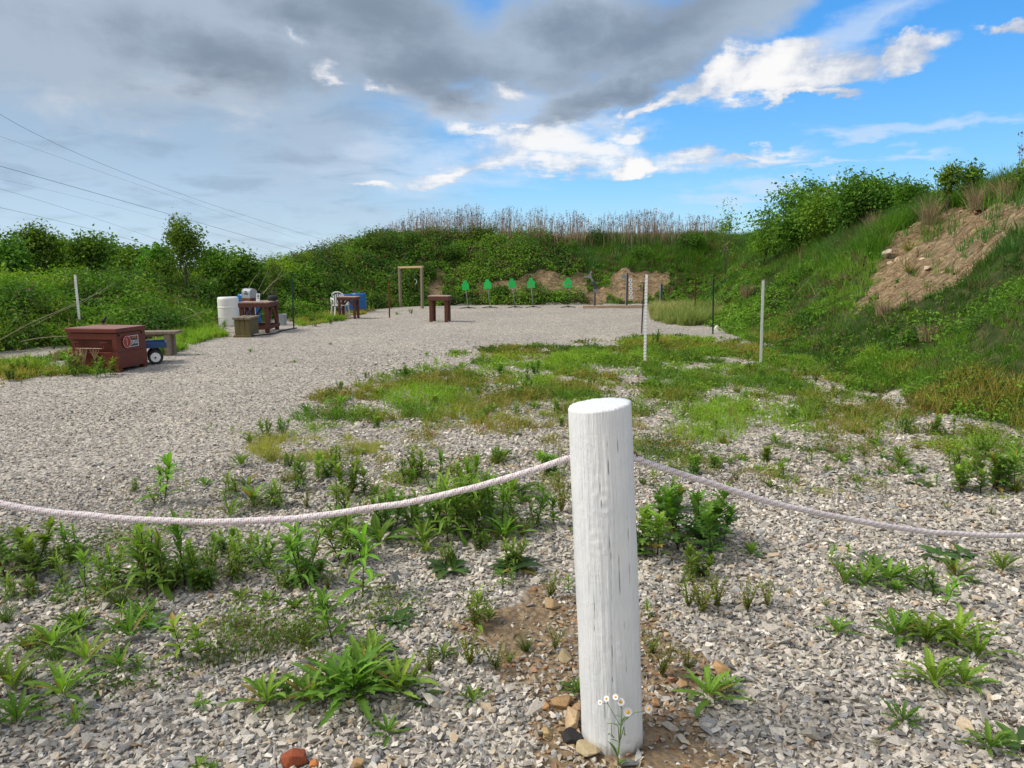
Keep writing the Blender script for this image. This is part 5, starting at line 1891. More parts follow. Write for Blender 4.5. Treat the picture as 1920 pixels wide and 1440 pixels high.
# ------------------------------------------------------------------ plate tree
b = on_ground(1174, 576)
pt0 = empty('plate_tree', b, 0)
top_ = loc_px(1173, 512, b)
Mb().box((0.02, 0, top_.z / 2), (0.07, 0.06, top_.z), bevel=0.004).build('post', M_DSTEEL, pt0)
Mb().box((-0.0205, -0.0, top_.z / 2), (0.012, 0.064, top_.z - 0.01)).build('edge_strip', M_GALV, pt0)
Mb().box((-0.12, 0, top_.z - 0.14), (0.17, 0.012, 0.15), bevel=0.003).build('side_flag', M_PLATEGREY, pt0)
Mb().box((0.02, 0, 0.012), (0.42, 0.34, 0.014), bevel=0.002).build('base_plate', M_DSTEEL, pt0)
for i, py in enumerate((525.3, 533.2, 541, 549, 557)):
    c = loc_px(1181.5 + 0.3 * i, py, b)
    m = ring_mesh(Mb(), 0, 0, 0, 0.074, 0.074, 0.044, 0.012, 28)
    o = m.build('plate', M_WHITEM, pt0)
    o.rotation_euler = (0, 0, R(-90)); o.location = (c.x, -0.055, c.z)
    Mb().box((0.03, 0, 0), (0.006, 0.05, 0.05)).build('plate_centre', M_STEEL, o)
    o.children[0].location = (-0.028, 0, 0)
    Mb().box((0.0, 0.07, 0), (0.012, 0.06, 0.014)).build('arm', M_DSTEEL, o)
tag(pt0, 'dark steel plate tree with five white round plates on its right side', 'target')

b = on_ground(1238.5, 574.5)
sp1 = empty('steel_stand', b, 0)
tp = loc_px(1238, 532, b)
Mb().box((0.01, 0, tp.z / 2), (0.075, 0.07, tp.z), bevel=0.004).build('post', M_DSTEEL, sp1)
Mb().box((-0.0335, 0, tp.z / 2), (0.012, 0.074, tp.z - 0.02)).build('edge_strip', M_GALV, sp1)
Mb().box((0, 0, 0.012), (0.34, 0.3, 0.014), bevel=0.002).build('base_plate', M_DSTEEL, sp1)
tag(sp1, 'short dark steel post on a base plate between the plate tree and the plank end', 'target stand')

# plank edging along the far end
a = on_ground(1092, 578.2); b2 = on_ground(1287, 577)
pk = Mb().beam((a[0], a[1], a[2] + 0.045), (b2[0], b2[1], b2[2] + 0.06), 0.08, 0.14, 0.005).build('plank', wood('faded_pine', (0.46, 0.34, 0.25), (0.27, 0.20, 0.15), (0.5, 3, 3)), None)
tag(pk, 'long pale plank lying along the far edge of the gravel', 'plank')

# ------------------------------------------------------------------ fallen pale canes on the left bank
def cane(name, pxs, r, label, cat='cane'):
    pts = []
    for (px, py, Y) in pxs: pts.append(P(px, py, Y))
    pts = np.array(pts)
    t = np.linspace(0, len(pts) - 1, 30)
    q_ = np.stack([np.interp(t, range(len(pts)), pts[:, i]) for i in range(3)], 1)
    acc = Acc(); tube(acc, q_, np.linspace(r, r * 0.5, 30) * 0.55, (0.30, 0.26, 0.18), 6)
    o = acc.build(name, M_DRY, smooth=True)
    tag(o, label, cat, 'dead canes leaning over the left bank')


cane('dead_cane', [(-20, 648, 12.0), (60, 604, 12.3), (140, 570, 12.8), (180, 552, 13.2), (215, 530, 14.0)], 0.012, 'longest pale dead cane slanting up across the left bank behind the white post')
cane('dead_cane', [(60, 612, 12.6), (110, 585, 12.8), (160, 565, 13.2), (190, 540, 13.8)], 0.008, 'thin dead cane just above the longest one on the left bank')
cane('dead_cane', [(40, 640, 12.2), (70, 634, 12.2), (100, 631.5, 12.1), (131, 630, 12.0)], 0.011, 'upper of two pale canes lying level left of the tool chest')
cane('dead_cane', [(30, 657, 12.2), (75, 657.5, 12.1), (120, 656.5, 12.0)], 0.007, 'lower of two pale canes lying level left of the tool chest')
cane('dead_cane', [(493, 552, 19.3), (505, 536, 19.5), (518, 524, 19.7), (530, 505, 20.0)], 0.014, 'pale dead cane rising above the work table, right one of two crossing')
cane('dead_cane', [(487, 553, 19.3), (497, 545, 19.5), (512, 530, 19.7), (536, 512, 20.0)], 0.012, 'pale dead cane rising above the work table, the flatter one of two crossing')
cane('dead_cane', [(466, 541, 19.3), (474, 525, 19.5), (488, 508, 19.9)], 0.010, 'pale dead cane rising behind the mailbox')
cane('dead_cane', [(484, 545, 19.3), (494, 525, 19.5), (502, 508, 19.9)], 0.008, 'thin dead cane between the mailbox and the two crossing canes')
cane('dead_cane', [(345, 575, 16.5), (362, 583, 16.3), (378, 600, 16.0)], 0.009, 'short pale cane sloping down right in the middle of the left bank')
cane('dead_cane', [(340, 600, 15.5), (370, 588, 15.9), (400, 578, 16.6)], 0.010, 'pale bent cane sloping up right in the middle of the left bank')
cane('dead_cane', [(228, 583, 14.2), (260, 578, 14.5), (290, 571, 14.8)], 0.006, 'nearly level thin cane above the tool chest')

# ------------------------------------------------------------------ power lines
M_WIRE = simple('weathered_cable', (0.34, 0.40, 0.46), 0.6, var=0.05)


def wire(pxs, r, label):
    pts = np.array([P(*p) for p in pxs])
    n = 60
    t = np.linspace(0, len(pts) - 1, n)
    # smooth through the surveyed points (quadratic fit of height along the plan line keeps a natural sag)
    s = np.linspace(0, 1, len(pts))
    ts = t / (len(pts) - 1)
    q_ = np.stack([np.polyval(np.polyfit(s, pts[:, 0], 2), ts), np.polyval(np.polyfit(s, pts[:, 1], 2), ts), np.polyval(np.polyfit(s, pts[:, 2], 2), ts)], 1)
    acc = Acc(); tube(acc, q_, r * 0.75, (1, 1, 1), 5)
    o = acc.build('power_line', M_WIRE, smooth=True)
    tag(o, label, 'power line', 'overhead power lines on the left')


wire([(-200, 305, 60), (0, 352, 75), (90, 380, 84), (180, 412, 94), (330, 462, 115), (420, 494, 130)], 0.018, 'overhead line second lowest at the left edge of the sky')
wire([(-200, 350, 60), (0, 387, 75), (183, 435, 95), (277, 458, 108), (400, 496, 125)], 0.022, 'lowest overhead line crossing the tops of the left trees')
wire([(-60, 170, 50), (60, 243, 60), (180, 305, 72), (370, 378, 92), (520, 420, 112), (640, 460, 132)], 0.020, 'uppermost of the faint overhead lines in the left sky')
wire([(-100, 220, 52), (30, 262, 62), (130, 300, 72), (260, 350, 86), (420, 400, 104), (560, 448, 124)], 0.013, 'second highest of the faint overhead lines in the left sky')
wire([(-150, 270, 55), (60, 325, 68), (190, 368, 80), (370, 417, 98), (450, 439, 108), (540, 464, 122), (610, 486, 134)], 0.030, 'heaviest overhead line passing just right of the small tree')
wire([(-200, 300, 55), (0, 333, 68), (110, 358, 78), (250, 400, 92), (420, 442, 110), (500, 466, 122)], 0.011, 'thinnest overhead line, starting a third of the way up the left edge')
# ------------------------------------------------------------------ shrubs and trees
def crown(acc, c, rx, ry, rz, n, leaf, dark, bright, blobs=12, holes=0.35, seed=0, up=0.5):
    """foliage in many small uneven sprays spread through an ellipsoid"""
    c = np.asarray(c, float)
    bd = rand_dirs(blobs, 0.2)
    bp = c + bd * rng.uniform(0.3, 0.86, (blobs, 1)) * np.array([rx, ry, rz])
    br = rng.uniform(0.26, 0.50, blobs) * min(rx, rz, ry * 1.2)
    sp = 9                                        # leaves per spray
    m = n // sp
    bi = rng.integers(0, blobs, m)
    d = rand_dirs(m, 0.25)
    rr = rng.uniform(0.35, 1.45, (m, 1)) ** 0.6
    spos = bp[bi] + d * br[bi][:, None] * rr
    # drop sprays in noise holes so that the sky shows through
    h = fbm(spos[:, 0] * 2.1 / max(rx, .3) + seed, spos[:, 2] * 2.3 / max(rz, .3), seed + 400, 3)
    k = h > holes * 0.9
    spos = spos[k]; d = d[k]; bi = bi[k]
    m = len(spos)
    idx = np.repeat(np.arange(m), sp)
    off = rng.normal(0, 1, (m * sp, 3)) * leaf * 1.3
    nr = d[idx] * 0.6 + rng.normal(0, 0.6, (m * sp, 3)); nr[:, 2] += up
    nr /= np.linalg.norm(nr, axis=1, keepdims=True)
    f = np.clip(rng.random(blobs)[bi] * 0.7 + rng.random(m) * 0.5 - 0.1, 0, 1)
    col = mixcol(dark, bright, f)[idx] * rng.uniform(0.75, 1.3, (m * sp, 1))
    L = leaf * rng.uniform(0.6, 1.35, m * sp)
    leaf_quads(acc, spos[idx] + off, nr, L, L * rng.uniform(0.45, 0.7, m * sp), col)
    return bp


def limbs(acc, base, targets, r0, col, wob=0.12):
    base = np.asarray(base, float)
    for tgt in targets:
        t = np.linspace(0, 1, 7)[:, None]
        mid = (base + tgt) / 2 + np.array([0, 0, 0.15 * np.linalg.norm(tgt - base)]) + rng.normal(0, wob, 3) * np.linalg.norm(tgt - base)
        p = (1 - t) ** 2 * base + 2 * t * (1 - t) * mid + t ** 2 * tgt
        tube(acc, p, np.linspace(r0, r0 * 0.18, 7), col, 5)


def tree(name, cat, label, group, px, ytop, wpx, Y, ybase=None, leaf=0.10, n=2600, dark=G_DARK, bright=G_BRI, holes=0.42, trunk_r=0.05, zb=None, blobs=12, crown_lo=0.25, tall=None):
    sc = Y / FPX
    X = (px - 960) / FPX * Y * 1.0
    top = P(px, ytop, Y)
    X = top[0]
    z0 = tz(X, Y) if zb is None else zb
    H = top[2] - z0
    H = max(H, 0.4)
    root = empty(name, (X, Y, z0 - 0.05))
    rx = wpx * sc / 2
    cz = H * (crown_lo + 1) / 2; rz = H * (1 - crown_lo) / 2
    acc = Acc()
    bp = crown(acc, (0, 0, cz), rx, rx * 0.85, rz, n, leaf, dark, bright, blobs, holes, int(px))
    # keep foliage under the surveyed top
    acc.build('crown', M_LEAF, root)
    acc = Acc()
    tt = np.linspace(0, 1, 8)[:, None]
    tip = np.array([rng.normal(0, 0.05) * rx, 0, H * 0.82])
    p = np.array([[0, 0, 0]]) * (1 - tt) + tip * tt
    p[:, :2] += rng.normal(0, 0.02, (8, 2)) * H
    tube(acc, p, np.linspace(trunk_r, trunk_r * 0.25, 8), (0.10, 0.08, 0.06), 6)
    for q in bp:
        s_ = rng.uniform(0.15, 0.6)
        base = p[int(s_ * 7)]
        limbs(acc, base, [q], trunk_r * 0.45, (0.11, 0.09, 0.065))
    acc.build('trunk' if cat == 'tree' else 'stems', M_DRY, root, smooth=True)
    tag(root, label, cat, group)
    return root


GT = 'trees beyond the left bank'
G2 = (0.14, 0.29, 0.03)
for a in [
    (8, 436, 95, 24, 'dark tree at the very left edge of the skyline'),
    (66, 420, 84, 26, 'tall rounded tree near the left edge, highest of the skyline trees there'),
    (118, 441, 66, 29, 'small tree between the tall rounded tree and the pointed one, left skyline'),
    (160, 428, 62, 26, 'pointed bright green tree on the left skyline, right of the tall rounded one'),
    (208, 452, 66, 29, 'low rounded tree on the left skyline halfway to the slender dark tree'),
    (250, 464, 60, 25, 'low bushy tree just left of the dark slender tree on the skyline'),
    (296, 470, 46, 23, 'narrow low tree touching the left side of the slender dark tree'),
    (404, 470, 60, 25, 'broad low tree first to the right of the slender dark tree'),
    (455, 474, 64, 22, 'dark squat tree above the blue and white barrels'),
]:
    tree('skyline_tree', 'tree', a[4], GT, a[0], a[1], a[2], a[3], leaf=0.13, n=5200, holes=0.30, bright=G2, trunk_r=0.07, blobs=16, crown_lo=0.12)
tree('slender_tree', 'tree', 'slender dark tree with an open ragged crown standing above the left bank', None, 338, 411, 84, 22.0, leaf=0.085, n=4600, holes=0.50, trunk_r=0.032, blobs=16, crown_lo=0.28)
tree('sapling', 'sapling', 'thin sparse sapling at the right end of the left skyline', None, 508, 474, 36, 21, leaf=0.07, n=700, holes=0.5, trunk_r=0.02, blobs=8)

GS = 'shrubs along the crest of the right bank'
tree('leafy_shrub', 'shrub', 'large leafy shrub leftmost on the crest of the right bank', GS, 1505, 344, 165, 23.3, leaf=0.115, n=11000, holes=0.30, bright=G_BRI, trunk_r=0.03, blobs=26, crown_lo=0.0)
tree('leafy_shrub', 'shrub', 'tall leafy shrub with upright sprigs in the middle of the right crest', GS, 1618, 320, 130, 20.0, leaf=0.10, n=8000, holes=0.34, trunk_r=0.03, blobs=22, crown_lo=0.0)
tree('leafy_shrub', 'shrub', 'loose low shrub between the tall shrub and the forked saplings', GS, 1716, 338, 70, 18.0, leaf=0.08, n=3200, holes=0.4, trunk_r=0.02, blobs=14, crown_lo=0.0)
tree('leafy_shrub', 'shrub', 'low shrub between the large leftmost shrub and the tall one, right crest', GS, 1568, 350, 110, 21.5, leaf=0.10, n=5000, holes=0.34, trunk_r=0.02, blobs=18, crown_lo=0.0)
tree('leafy_shrub', 'shrub', 'low shrub joining the right side of the tall shrub on the crest', GS, 1672, 348, 80, 19.0, leaf=0.09, n=3600, holes=0.36, trunk_r=0.02, blobs=14, crown_lo=0.0)
tree('leafy_shrub', 'shrub', 'small shrub at the left foot of the large leafy shrub on the crest', GS, 1440, 398, 60, 24.5, leaf=0.10, n=1800, holes=0.35, trunk_r=0.02, blobs=10, crown_lo=0.0)
GP = 'saplings on the right skyline'
tree('sapling', 'sapling', 'sparse sapling with two tops where the far bank meets the right bank', GP, 1368, 366, 44, 27.5, leaf=0.10, n=900, holes=0.48, trunk_r=0.02, blobs=9, crown_lo=0.25)
tree('sapling', 'sapling', 'broad-leaved sapling on the right crest, left one of the close pair', GP, 1784, 296, 42, 16.2, leaf=0.075, n=1100, holes=0.40, trunk_r=0.018, blobs=9, crown_lo=0.25)
tree('sapling', 'sapling', 'broad-leaved sapling on the right crest, right one of the close pair', GP, 1826, 299, 46, 15.9, leaf=0.075, n=1000, holes=0.42, trunk_r=0.018, blobs=9, crown_lo=0.3)
tree('sapling', 'sapling', 'sapling at the right edge of the picture above the clay scar', GP, 1925, 305, 48, 14.4, leaf=0.07, n=800, holes=0.45, trunk_r=0.018, blobs=8, crown_lo=0.3)


def bush_at(px, py, wpx, hpx, label, group, dark=G_DARK, bright=G_BRI, leaf=0.06, n=1800, name='bramble_bush', cat='bush'):
    b = T_hit(px, py)
    sc = math.hypot(b[0], b[1]) / FPX
    rx = wpx * sc / 2; rz = hpx * sc / 2
    root = empty(name, (b[0], b[1], b[2] - 0.05))
    acc = Acc()
    bp = crown(acc, (0, 0, rz * 0.75), rx, rx * 0.8, rz, n, leaf, dark, bright, 12, 0.28, int(px + py))
    acc.build('foliage', M_LEAF, root)
    acc = Acc()
    limbs(acc, (0, 0, 0), bp, 0.012, (0.13, 0.10, 0.07))
    acc.build('stems', M_DRY, root)
    tag(root, label, cat, group)


GB = 'bramble bushes on the far bank'
DK = (0.042, 0.10, 0.018); DKB = (0.11, 0.24, 0.024)
for a in [(700, 476, 62, 44, 'dark bush at the left shoulder of the far bank'), (775, 470, 70, 44, 'dark bush above the door frame on the far bank'),
          (850, 486, 58, 36, 'round bush on the far bank above the leftmost green target'), (905, 452, 60, 34, 'bush near the crest of the far bank below the first reeds'),
          (985, 478, 70, 38, 'wide bush on the far bank above the middle targets'), (1045, 448, 60, 32, 'bush under the densest reeds on the far bank'),
          (1190, 488, 84, 38, 'wide dark bush on the far bank above the plate tree'), (1120, 462, 60, 34, 'bush high on the far bank above the spinner target'),
          (1240, 440, 66, 30, 'dark bush on the far crest toward the right'), (800, 522, 34, 26, 'small dark bush beside the bare scrape behind the door frame'),
          (940, 556, 44, 22, 'pale leafy bush low down behind the middle green target'), (1300, 470, 60, 40, 'bush in the corner where the far and right banks meet')]:
    bush_at(*a, GB, dark=DK, bright=DKB, leaf=0.085, n=1900)
GL = 'bushes on the left bank'
for a in [(640, 505, 84, 42, 'yellowish green bush on the left bank above the blue barrels', (0.07, 0.13, 0.015), (0.19, 0.28, 0.03)), (575, 512, 60, 40, 'yellow green bush right of the green post on the left', (0.07, 0.13, 0.015), (0.19, 0.28, 0.03)),
          (40, 540, 100, 70, 'dark broad bush at the left edge of the left bank', G_DARK, G_BRI), (110, 505, 80, 56, 'bush behind the top of the leftmost white post', G_DARK, G_BRI),
          (225, 520, 84, 62, 'bright bush between the leftmost post and the slender tree', (0.06, 0.13, 0.015), (0.15, 0.27, 0.03)), (310, 545, 90, 60, 'bright leafy bush below the slender dark tree', (0.06, 0.13, 0.015), (0.15, 0.27, 0.03)),
          (385, 520, 70, 50, 'dark bush left of the barrels', G_DARK, G_BRI), (450, 520, 64, 42, 'bush directly behind the mailbox', G_DARK, G_BRI), (520, 540, 56, 40, 'dark bush behind the right end of the work table', DK, DKB),
          (90, 606, 70, 44, 'low leafy bush left of the tool chest', (0.06, 0.13, 0.015), (0.16, 0.27, 0.03)), (215, 572, 60, 36, 'low dark bush above the tool chest lid', DK, DKB)]:
    bush_at(a[0], a[1], a[2], a[3], a[4], GL, dark=a[5], bright=a[6], leaf=0.055, n=2300)


# straw tufts on the right bank
def straw_tuft(px, py, hpx, label, col=(0.30, 0.235, 0.14)):
    b = T_hit(px, py)
    sc = math.hypot(b[0], b[1]) / FPX
    n = 260
    acc = Acc()
    a = rng.uniform(0, 6.28, n); rad = rng.uniform(0, 0.14, n)
    blades(acc, np.stack([np.cos(a) * rad, np.sin(a) * rad, np.zeros(n)], 1), hpx * sc * rng.uniform(0.6, 1.15, n), rng.uniform(0.006, 0.011, n), a, np.abs(rng.normal(0.15, 0.25, n)), rng.uniform(0.1, 0.9, n), vary(col, n, 0.3), 3)
    o = acc.build('straw_tuft', M_DRY)
    o.location = (b[0], b[1], b[2] - 0.03)
    tag(o, label, 'grass tuft', 'dry tufts on the right bank')


for a in [(1742, 420, 50, 'brown dry tuft overhanging the upper left of the clay scar'), (1832, 392, 44, 'brown dry tuft on the upper rim of the clay scar'), (1885, 376, 40, 'dry tuft near the top right of the clay scar'),
          (1640, 440, 40, 'faded tuft in the grass left of the clay scar'), (1660, 590, 26, 'small dead tuft below the clay scar'), (1745, 640, 30, 'greyish dead tangle low on the right slope'), (1400, 560, 30, 'dry tuft low on the slope left of the rightmost white post')]:
    straw_tuft(*a)


# ------------------------------------------------------------------ stones one can point at
def rock(px, py, wpx, col, label, flat=0.6, on_bank=False, hpx=None, name='rock'):
    b = T_hit(px, py) if on_bank else G(px, py)
    if not on_bank: b[2] = tz(b[0], b[1])
    d = math.hypot(b[0], b[1]); d = math.hypot(d, EYE - b[2])
    s = wpx / FPX * d / 2 * 1.1
    bm = bmesh.new()
    for i in range(15):
        v = Vector((random.gauss(0, 1), random.gauss(0, 1), random.gauss(0, 1))).normalized() * random.uniform(0.86, 1.05)
        bm.verts.new((v.x * s, v.y * s * 0.8, v.z * s * flat))
    r = bmesh.ops.convex_hull(bm, input=bm.verts)
    bmesh.ops.delete(bm, geom=list({g for g in r['geom_interior'] + r['geom_unused'] if isinstance(g, bmesh.types.BMVert)}), context='VERTS')
    bmesh.ops.bevel(bm, geom=list(bm.edges), offset=s * 0.035, segments=1, affect='EDGES')
    me = bpy.data.meshes.new(name)
    bm.to_mesh(me); bm.free()
    at = me.color_attributes.new('tint', 'FLOAT_COLOR', 'POINT')
    nv = len(me.vertices)
    c4 = np.ones((nv, 4), np.float32); c4[:, :3] = np.array(col) * rng.uniform(0.85, 1.15, (nv, 1))
    at.data.foreach_set('color', c4.ravel())
    me.materials.append(M_STONE)
    o = bpy.data.objects.new(name, me)
    COL.objects.link(o)
    o.location = (b[0], b[1], b[2] + s * flat * 0.55)
    o.rotation_euler = (random.uniform(-.2, .2), random.uniform(-.2, .2), random.uniform(0, 3))
    tag(o, label, 'rock', 'rocks lying about')


for a in [(1069, 1360, 46, (0.44, 0.32, 0.19), 'pale tan angular rock against the left foot of the thick post', 0.8), (1052, 1322, 44, (0.34, 0.22, 0.11), 'brown blocky rock behind the pale tan one left of the thick post', 0.6),
          (1022, 1330, 24, (0.36, 0.20, 0.09), 'small rust brown stone left of the blocky brown rock', 0.7), (1082, 1332, 26, (0.38, 0.25, 0.14), 'small brown stone touching the left side of the thick post', 0.7),
          (1100, 1404, 60, (0.38, 0.31, 0.19), 'flat olive tan rock in front of the thick post', 0.3), (1074, 1386, 44, (0.035, 0.033, 0.032), 'black charred lump beside the foot of the thick post', 0.5),
          (1024, 1378, 24, (0.45, 0.33, 0.16), 'yellowish stone on the soil left of the black lump', 0.6), (556, 1432, 48, (0.27, 0.075, 0.035), 'dark rust red rock at the bottom edge left of centre', 0.6),
          (672, 1436, 26, (0.37, 0.25, 0.13), 'tan stone at the bottom edge right of the rust red rock', 0.7), (590, 1436, 22, (0.45, 0.17, 0.06), 'small orange rock at the bottom edge beside the rust red one', 0.6),
          (1034, 1138, 40, (0.32, 0.22, 0.12), 'flat brown rock on the soil halfway up the thick post on its left', 0.4), (1056, 1236, 38, (0.30, 0.24, 0.14), 'olive flat rock on the soil left of the thick post', 0.4),
          (1278, 1290, 24, (0.34, 0.22, 0.12), 'brown stone on the soil right of the thick post', 0.6), (1230, 1322, 22, (0.36, 0.22, 0.11), 'rounded brown stone just right of the thick post', 0.7),
          (1352, 1262, 34, (0.40, 0.25, 0.12), 'orange brown rock right of the thick post near the dark weed', 0.6), (1345, 620, 16, (0.55, 0.53, 0.49), 'whitish rock at the foot of the right green post', 0.8),
          (1474, 652, 12, (0.52, 0.40, 0.27), 'tan rock on the gravel edge right of the rightmost white post', 0.8), (1684, 758, 18, (0.25, 0.25, 0.25), 'grey rock at the edge of the right grass slope', 0.7)]:
    rock(*a)
rock(1666, 482, 24, (0.42, 0.37, 0.28), 'pale slab sticking out at the left end of the clay scar', 0.6, True)
rock(1738, 506, 12, (0.55, 0.44, 0.33), 'small pale stone low in the clay scar', 0.7, True)
rock(1816, 372, 12, (0.55, 0.46, 0.36), 'small pale stone high in the clay scar', 0.7, True)


# ------------------------------------------------------------------ weeds
WEED_SRC = {}
WB = (0.105, 0.205, 0.030); WBB = (0.165, 0.295, 0.035); WD = (0.085, 0.17, 0.032); WDD = (0.04, 0.075, 0.03)


def gold_mesh(parent, seed, broad=0.13, bright=False, stems=1):
    """upright weed one unit tall: leafy stems with lance-shaped leaves"""
    la = Acc(); sa = Acc()
    for s_ in range(stems):
        sx, sy = (rng.normal(0, 0.17, 2) if stems > 1 else (0, 0))
        h = 1.0 if s_ == 0 else rng.uniform(0.6, 0.95)
        lean = rng.normal(0, 0.17, 2)
        n = 28 if not bright else 20
        t = np.sort(rng.uniform(0.10, 1.0, n)) ** 0.85
        P0 = np.stack([sx + lean[0] * t, sy + lean[1] * t, t * h * 0.90], 1)
        az = np.arange(n) * 2.4 + rng.normal(0, 0.3, n)
        L = h * (0.56 - 0.22 * t) * rng.uniform(0.6, 1.2, n) * (1.05 if bright else 1)
        W = L * rng.uniform(0.13, 0.19, n) * (1.45 if bright else 1)
        elev = 0.30 + 0.75 * t + rng.normal(0, 0.28, n)
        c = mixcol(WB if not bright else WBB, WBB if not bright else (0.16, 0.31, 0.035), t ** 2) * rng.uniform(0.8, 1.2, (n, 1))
        leafset(la, P0, az, elev, L, W, rng.uniform(0.5, 1.9, n), c, 6, 0.3, 0, 0.8, 0.12)
        tt = np.linspace(0, 1, 6)[:, None]
        p = np.array([[sx, sy, 0]]) + tt * np.array([[lean[0], lean[1], h * 0.95]])
        tube(sa, p, np.linspace(0.014, 0.006, 6), (0.075, 0.085, 0.03) if bright else (0.07, 0.05, 0.03), 5)
    return la, sa


def tooth_mesh(seed, n=20, tooth=0.52, spread=0.55, dark=WB, wide=0.19):
    la = Acc(); sa = Acc()
    az = np.arange(n) * 2.4 + rng.normal(0, 0.25, n)
    k = np.arange(n) / n
    L = (0.62 + 0.5 * (1 - k)) * rng.uniform(0.8, 1.12, n)
    elev = spread + (1.30 - spread) * k + rng.normal(0, 0.1, n)
    Pz = np.stack([0.02 * np.cos(az), 0.02 * np.sin(az), 0.02 + 0.22 * k], 1)
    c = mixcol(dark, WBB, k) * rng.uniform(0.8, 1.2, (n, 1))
    leafset(la, Pz, az, elev, L, L * wide * rng.uniform(0.85, 1.15, n), rng.uniform(0.5, 1.2, n), c, 14, 0.3, tooth, 1.15, 0.14)
    tube(sa, np.array([[0, 0, -0.02], [0, 0, 0.15], [0.01, 0, 0.32]]), [0.02, 0.014, 0.008], (0.14, 0.10, 0.06), 5)
    return la, sa


def mug_mesh(seed):
    la = Acc(); sa = Acc()
    for s_ in range(4):
        sx, sy = rng.normal(0, 0.20, 2)
        h = rng.uniform(0.65, 1.0) if s_ else 1.0
        lean = rng.normal(0, 0.14, 2)
        n = 30
        t = np.sort(rng.uniform(0.05, 1, n)) ** 0.8
        P0 = np.stack([sx + lean[0] * t, sy + lean[1] * t, t * h * 0.88], 1)
        az = np.arange(n) * 2.4 + rng.normal(0, 0.4, n)
        L = h * 0.40 * (1.1 - 0.45 * t) * rng.uniform(0.7, 1.15, n)
        c = mixcol(WD, WBB, sstep(t, 0.2, 1.0)) * rng.uniform(0.75, 1.25, (n, 1))
        leafset(la, P0, az, 0.3 + 0.8 * t + rng.normal(0, .2, n), L, L * 0.6, rng.uniform(0.4, 1.2, n), c, 11, 0.2, 0.78, 0.7)
        tt = np.linspace(0, 1, 6)[:, None]
        tube(sa, np.array([[sx, sy, 0]]) + tt * np.array([[lean[0], lean[1], h * 0.9]]), np.linspace(0.016, 0.007, 6), (0.06, 0.035, 0.03), 5)
    return la, sa


def sprig_mesh(seed):
    la = Acc(); sa = Acc()
    for s_ in range(15):
        a = rng.uniform(0, 6.28); sp_ = rng.uniform(0.05, 0.6); h = rng.uniform(0.55, 1.0)
        tt = np.linspace(0, 1, 6)
        p = np.stack([np.cos(a) * sp_ * tt ** 1.3, np.sin(a) * sp_ * tt ** 1.3, h * tt], 1)
        tube(sa, p, np.linspace(0.007, 0.003, 6), (0.15, 0.15, 0.05), 4)
        n = 24
        t = rng.uniform(0.12, 1, n)
        P0 = np.stack([np.interp(t, tt, p[:, i]) for i in range(3)], 1)
        L = rng.uniform(0.05, 0.11, n)
        col = vary((0.17, 0.24, 0.035), n, 0.3)
        red = rng.random(n) < 0.12
        col[red] = (0.24, 0.12, 0.05)
        leafset(la, P0, rng.uniform(0, 6.28, n), rng.uniform(0.2, 1.2, n), L, L * 0.42, rng.uniform(0, 0.8, n), col, 3, 0.2)
    return la, sa


def tuft_mesh(seed, c0=(0.07, 0.15, 0.03), c1=(0.11, 0.20, 0.04), n=110, splay=0.5):
    la = Acc()
    a = rng.uniform(0, 6.28, n); rad = rng.uniform(0, 0.12, n)
    blades(la, np.stack([np.cos(a) * rad, np.sin(a) * rad, np.zeros(n)], 1), rng.uniform(0.6, 1.25, n), rng.uniform(0.02, 0.035, n), a + rng.normal(0, .3, n), np.abs(rng.normal(splay, 0.3, n)), rng.uniform(0.1, 1.0, n),
           mixcol(c0, c1, rng.random(n)), 4)
    return la, None


def flat_mesh(seed, col=WDD, n=11):
    la = Acc()
    az = np.arange(n) * 2.4 + rng.normal(0, 0.2, n)
    L = rng.uniform(0.75, 1.15, n)
    leafset(la, np.stack([0.03 * np.cos(az), 0.03 * np.sin(az), np.full(n, 0.03)], 1), az, rng.uniform(0.35, 0.8, n), L, L * rng.uniform(0.34, 0.48, n), rng.uniform(0.6, 1.3, n),
            mixcol(col, WB, rng.random(n) * 0.7), 8, 0.2, 0.16, 0.75, 0.1)
    return la, None


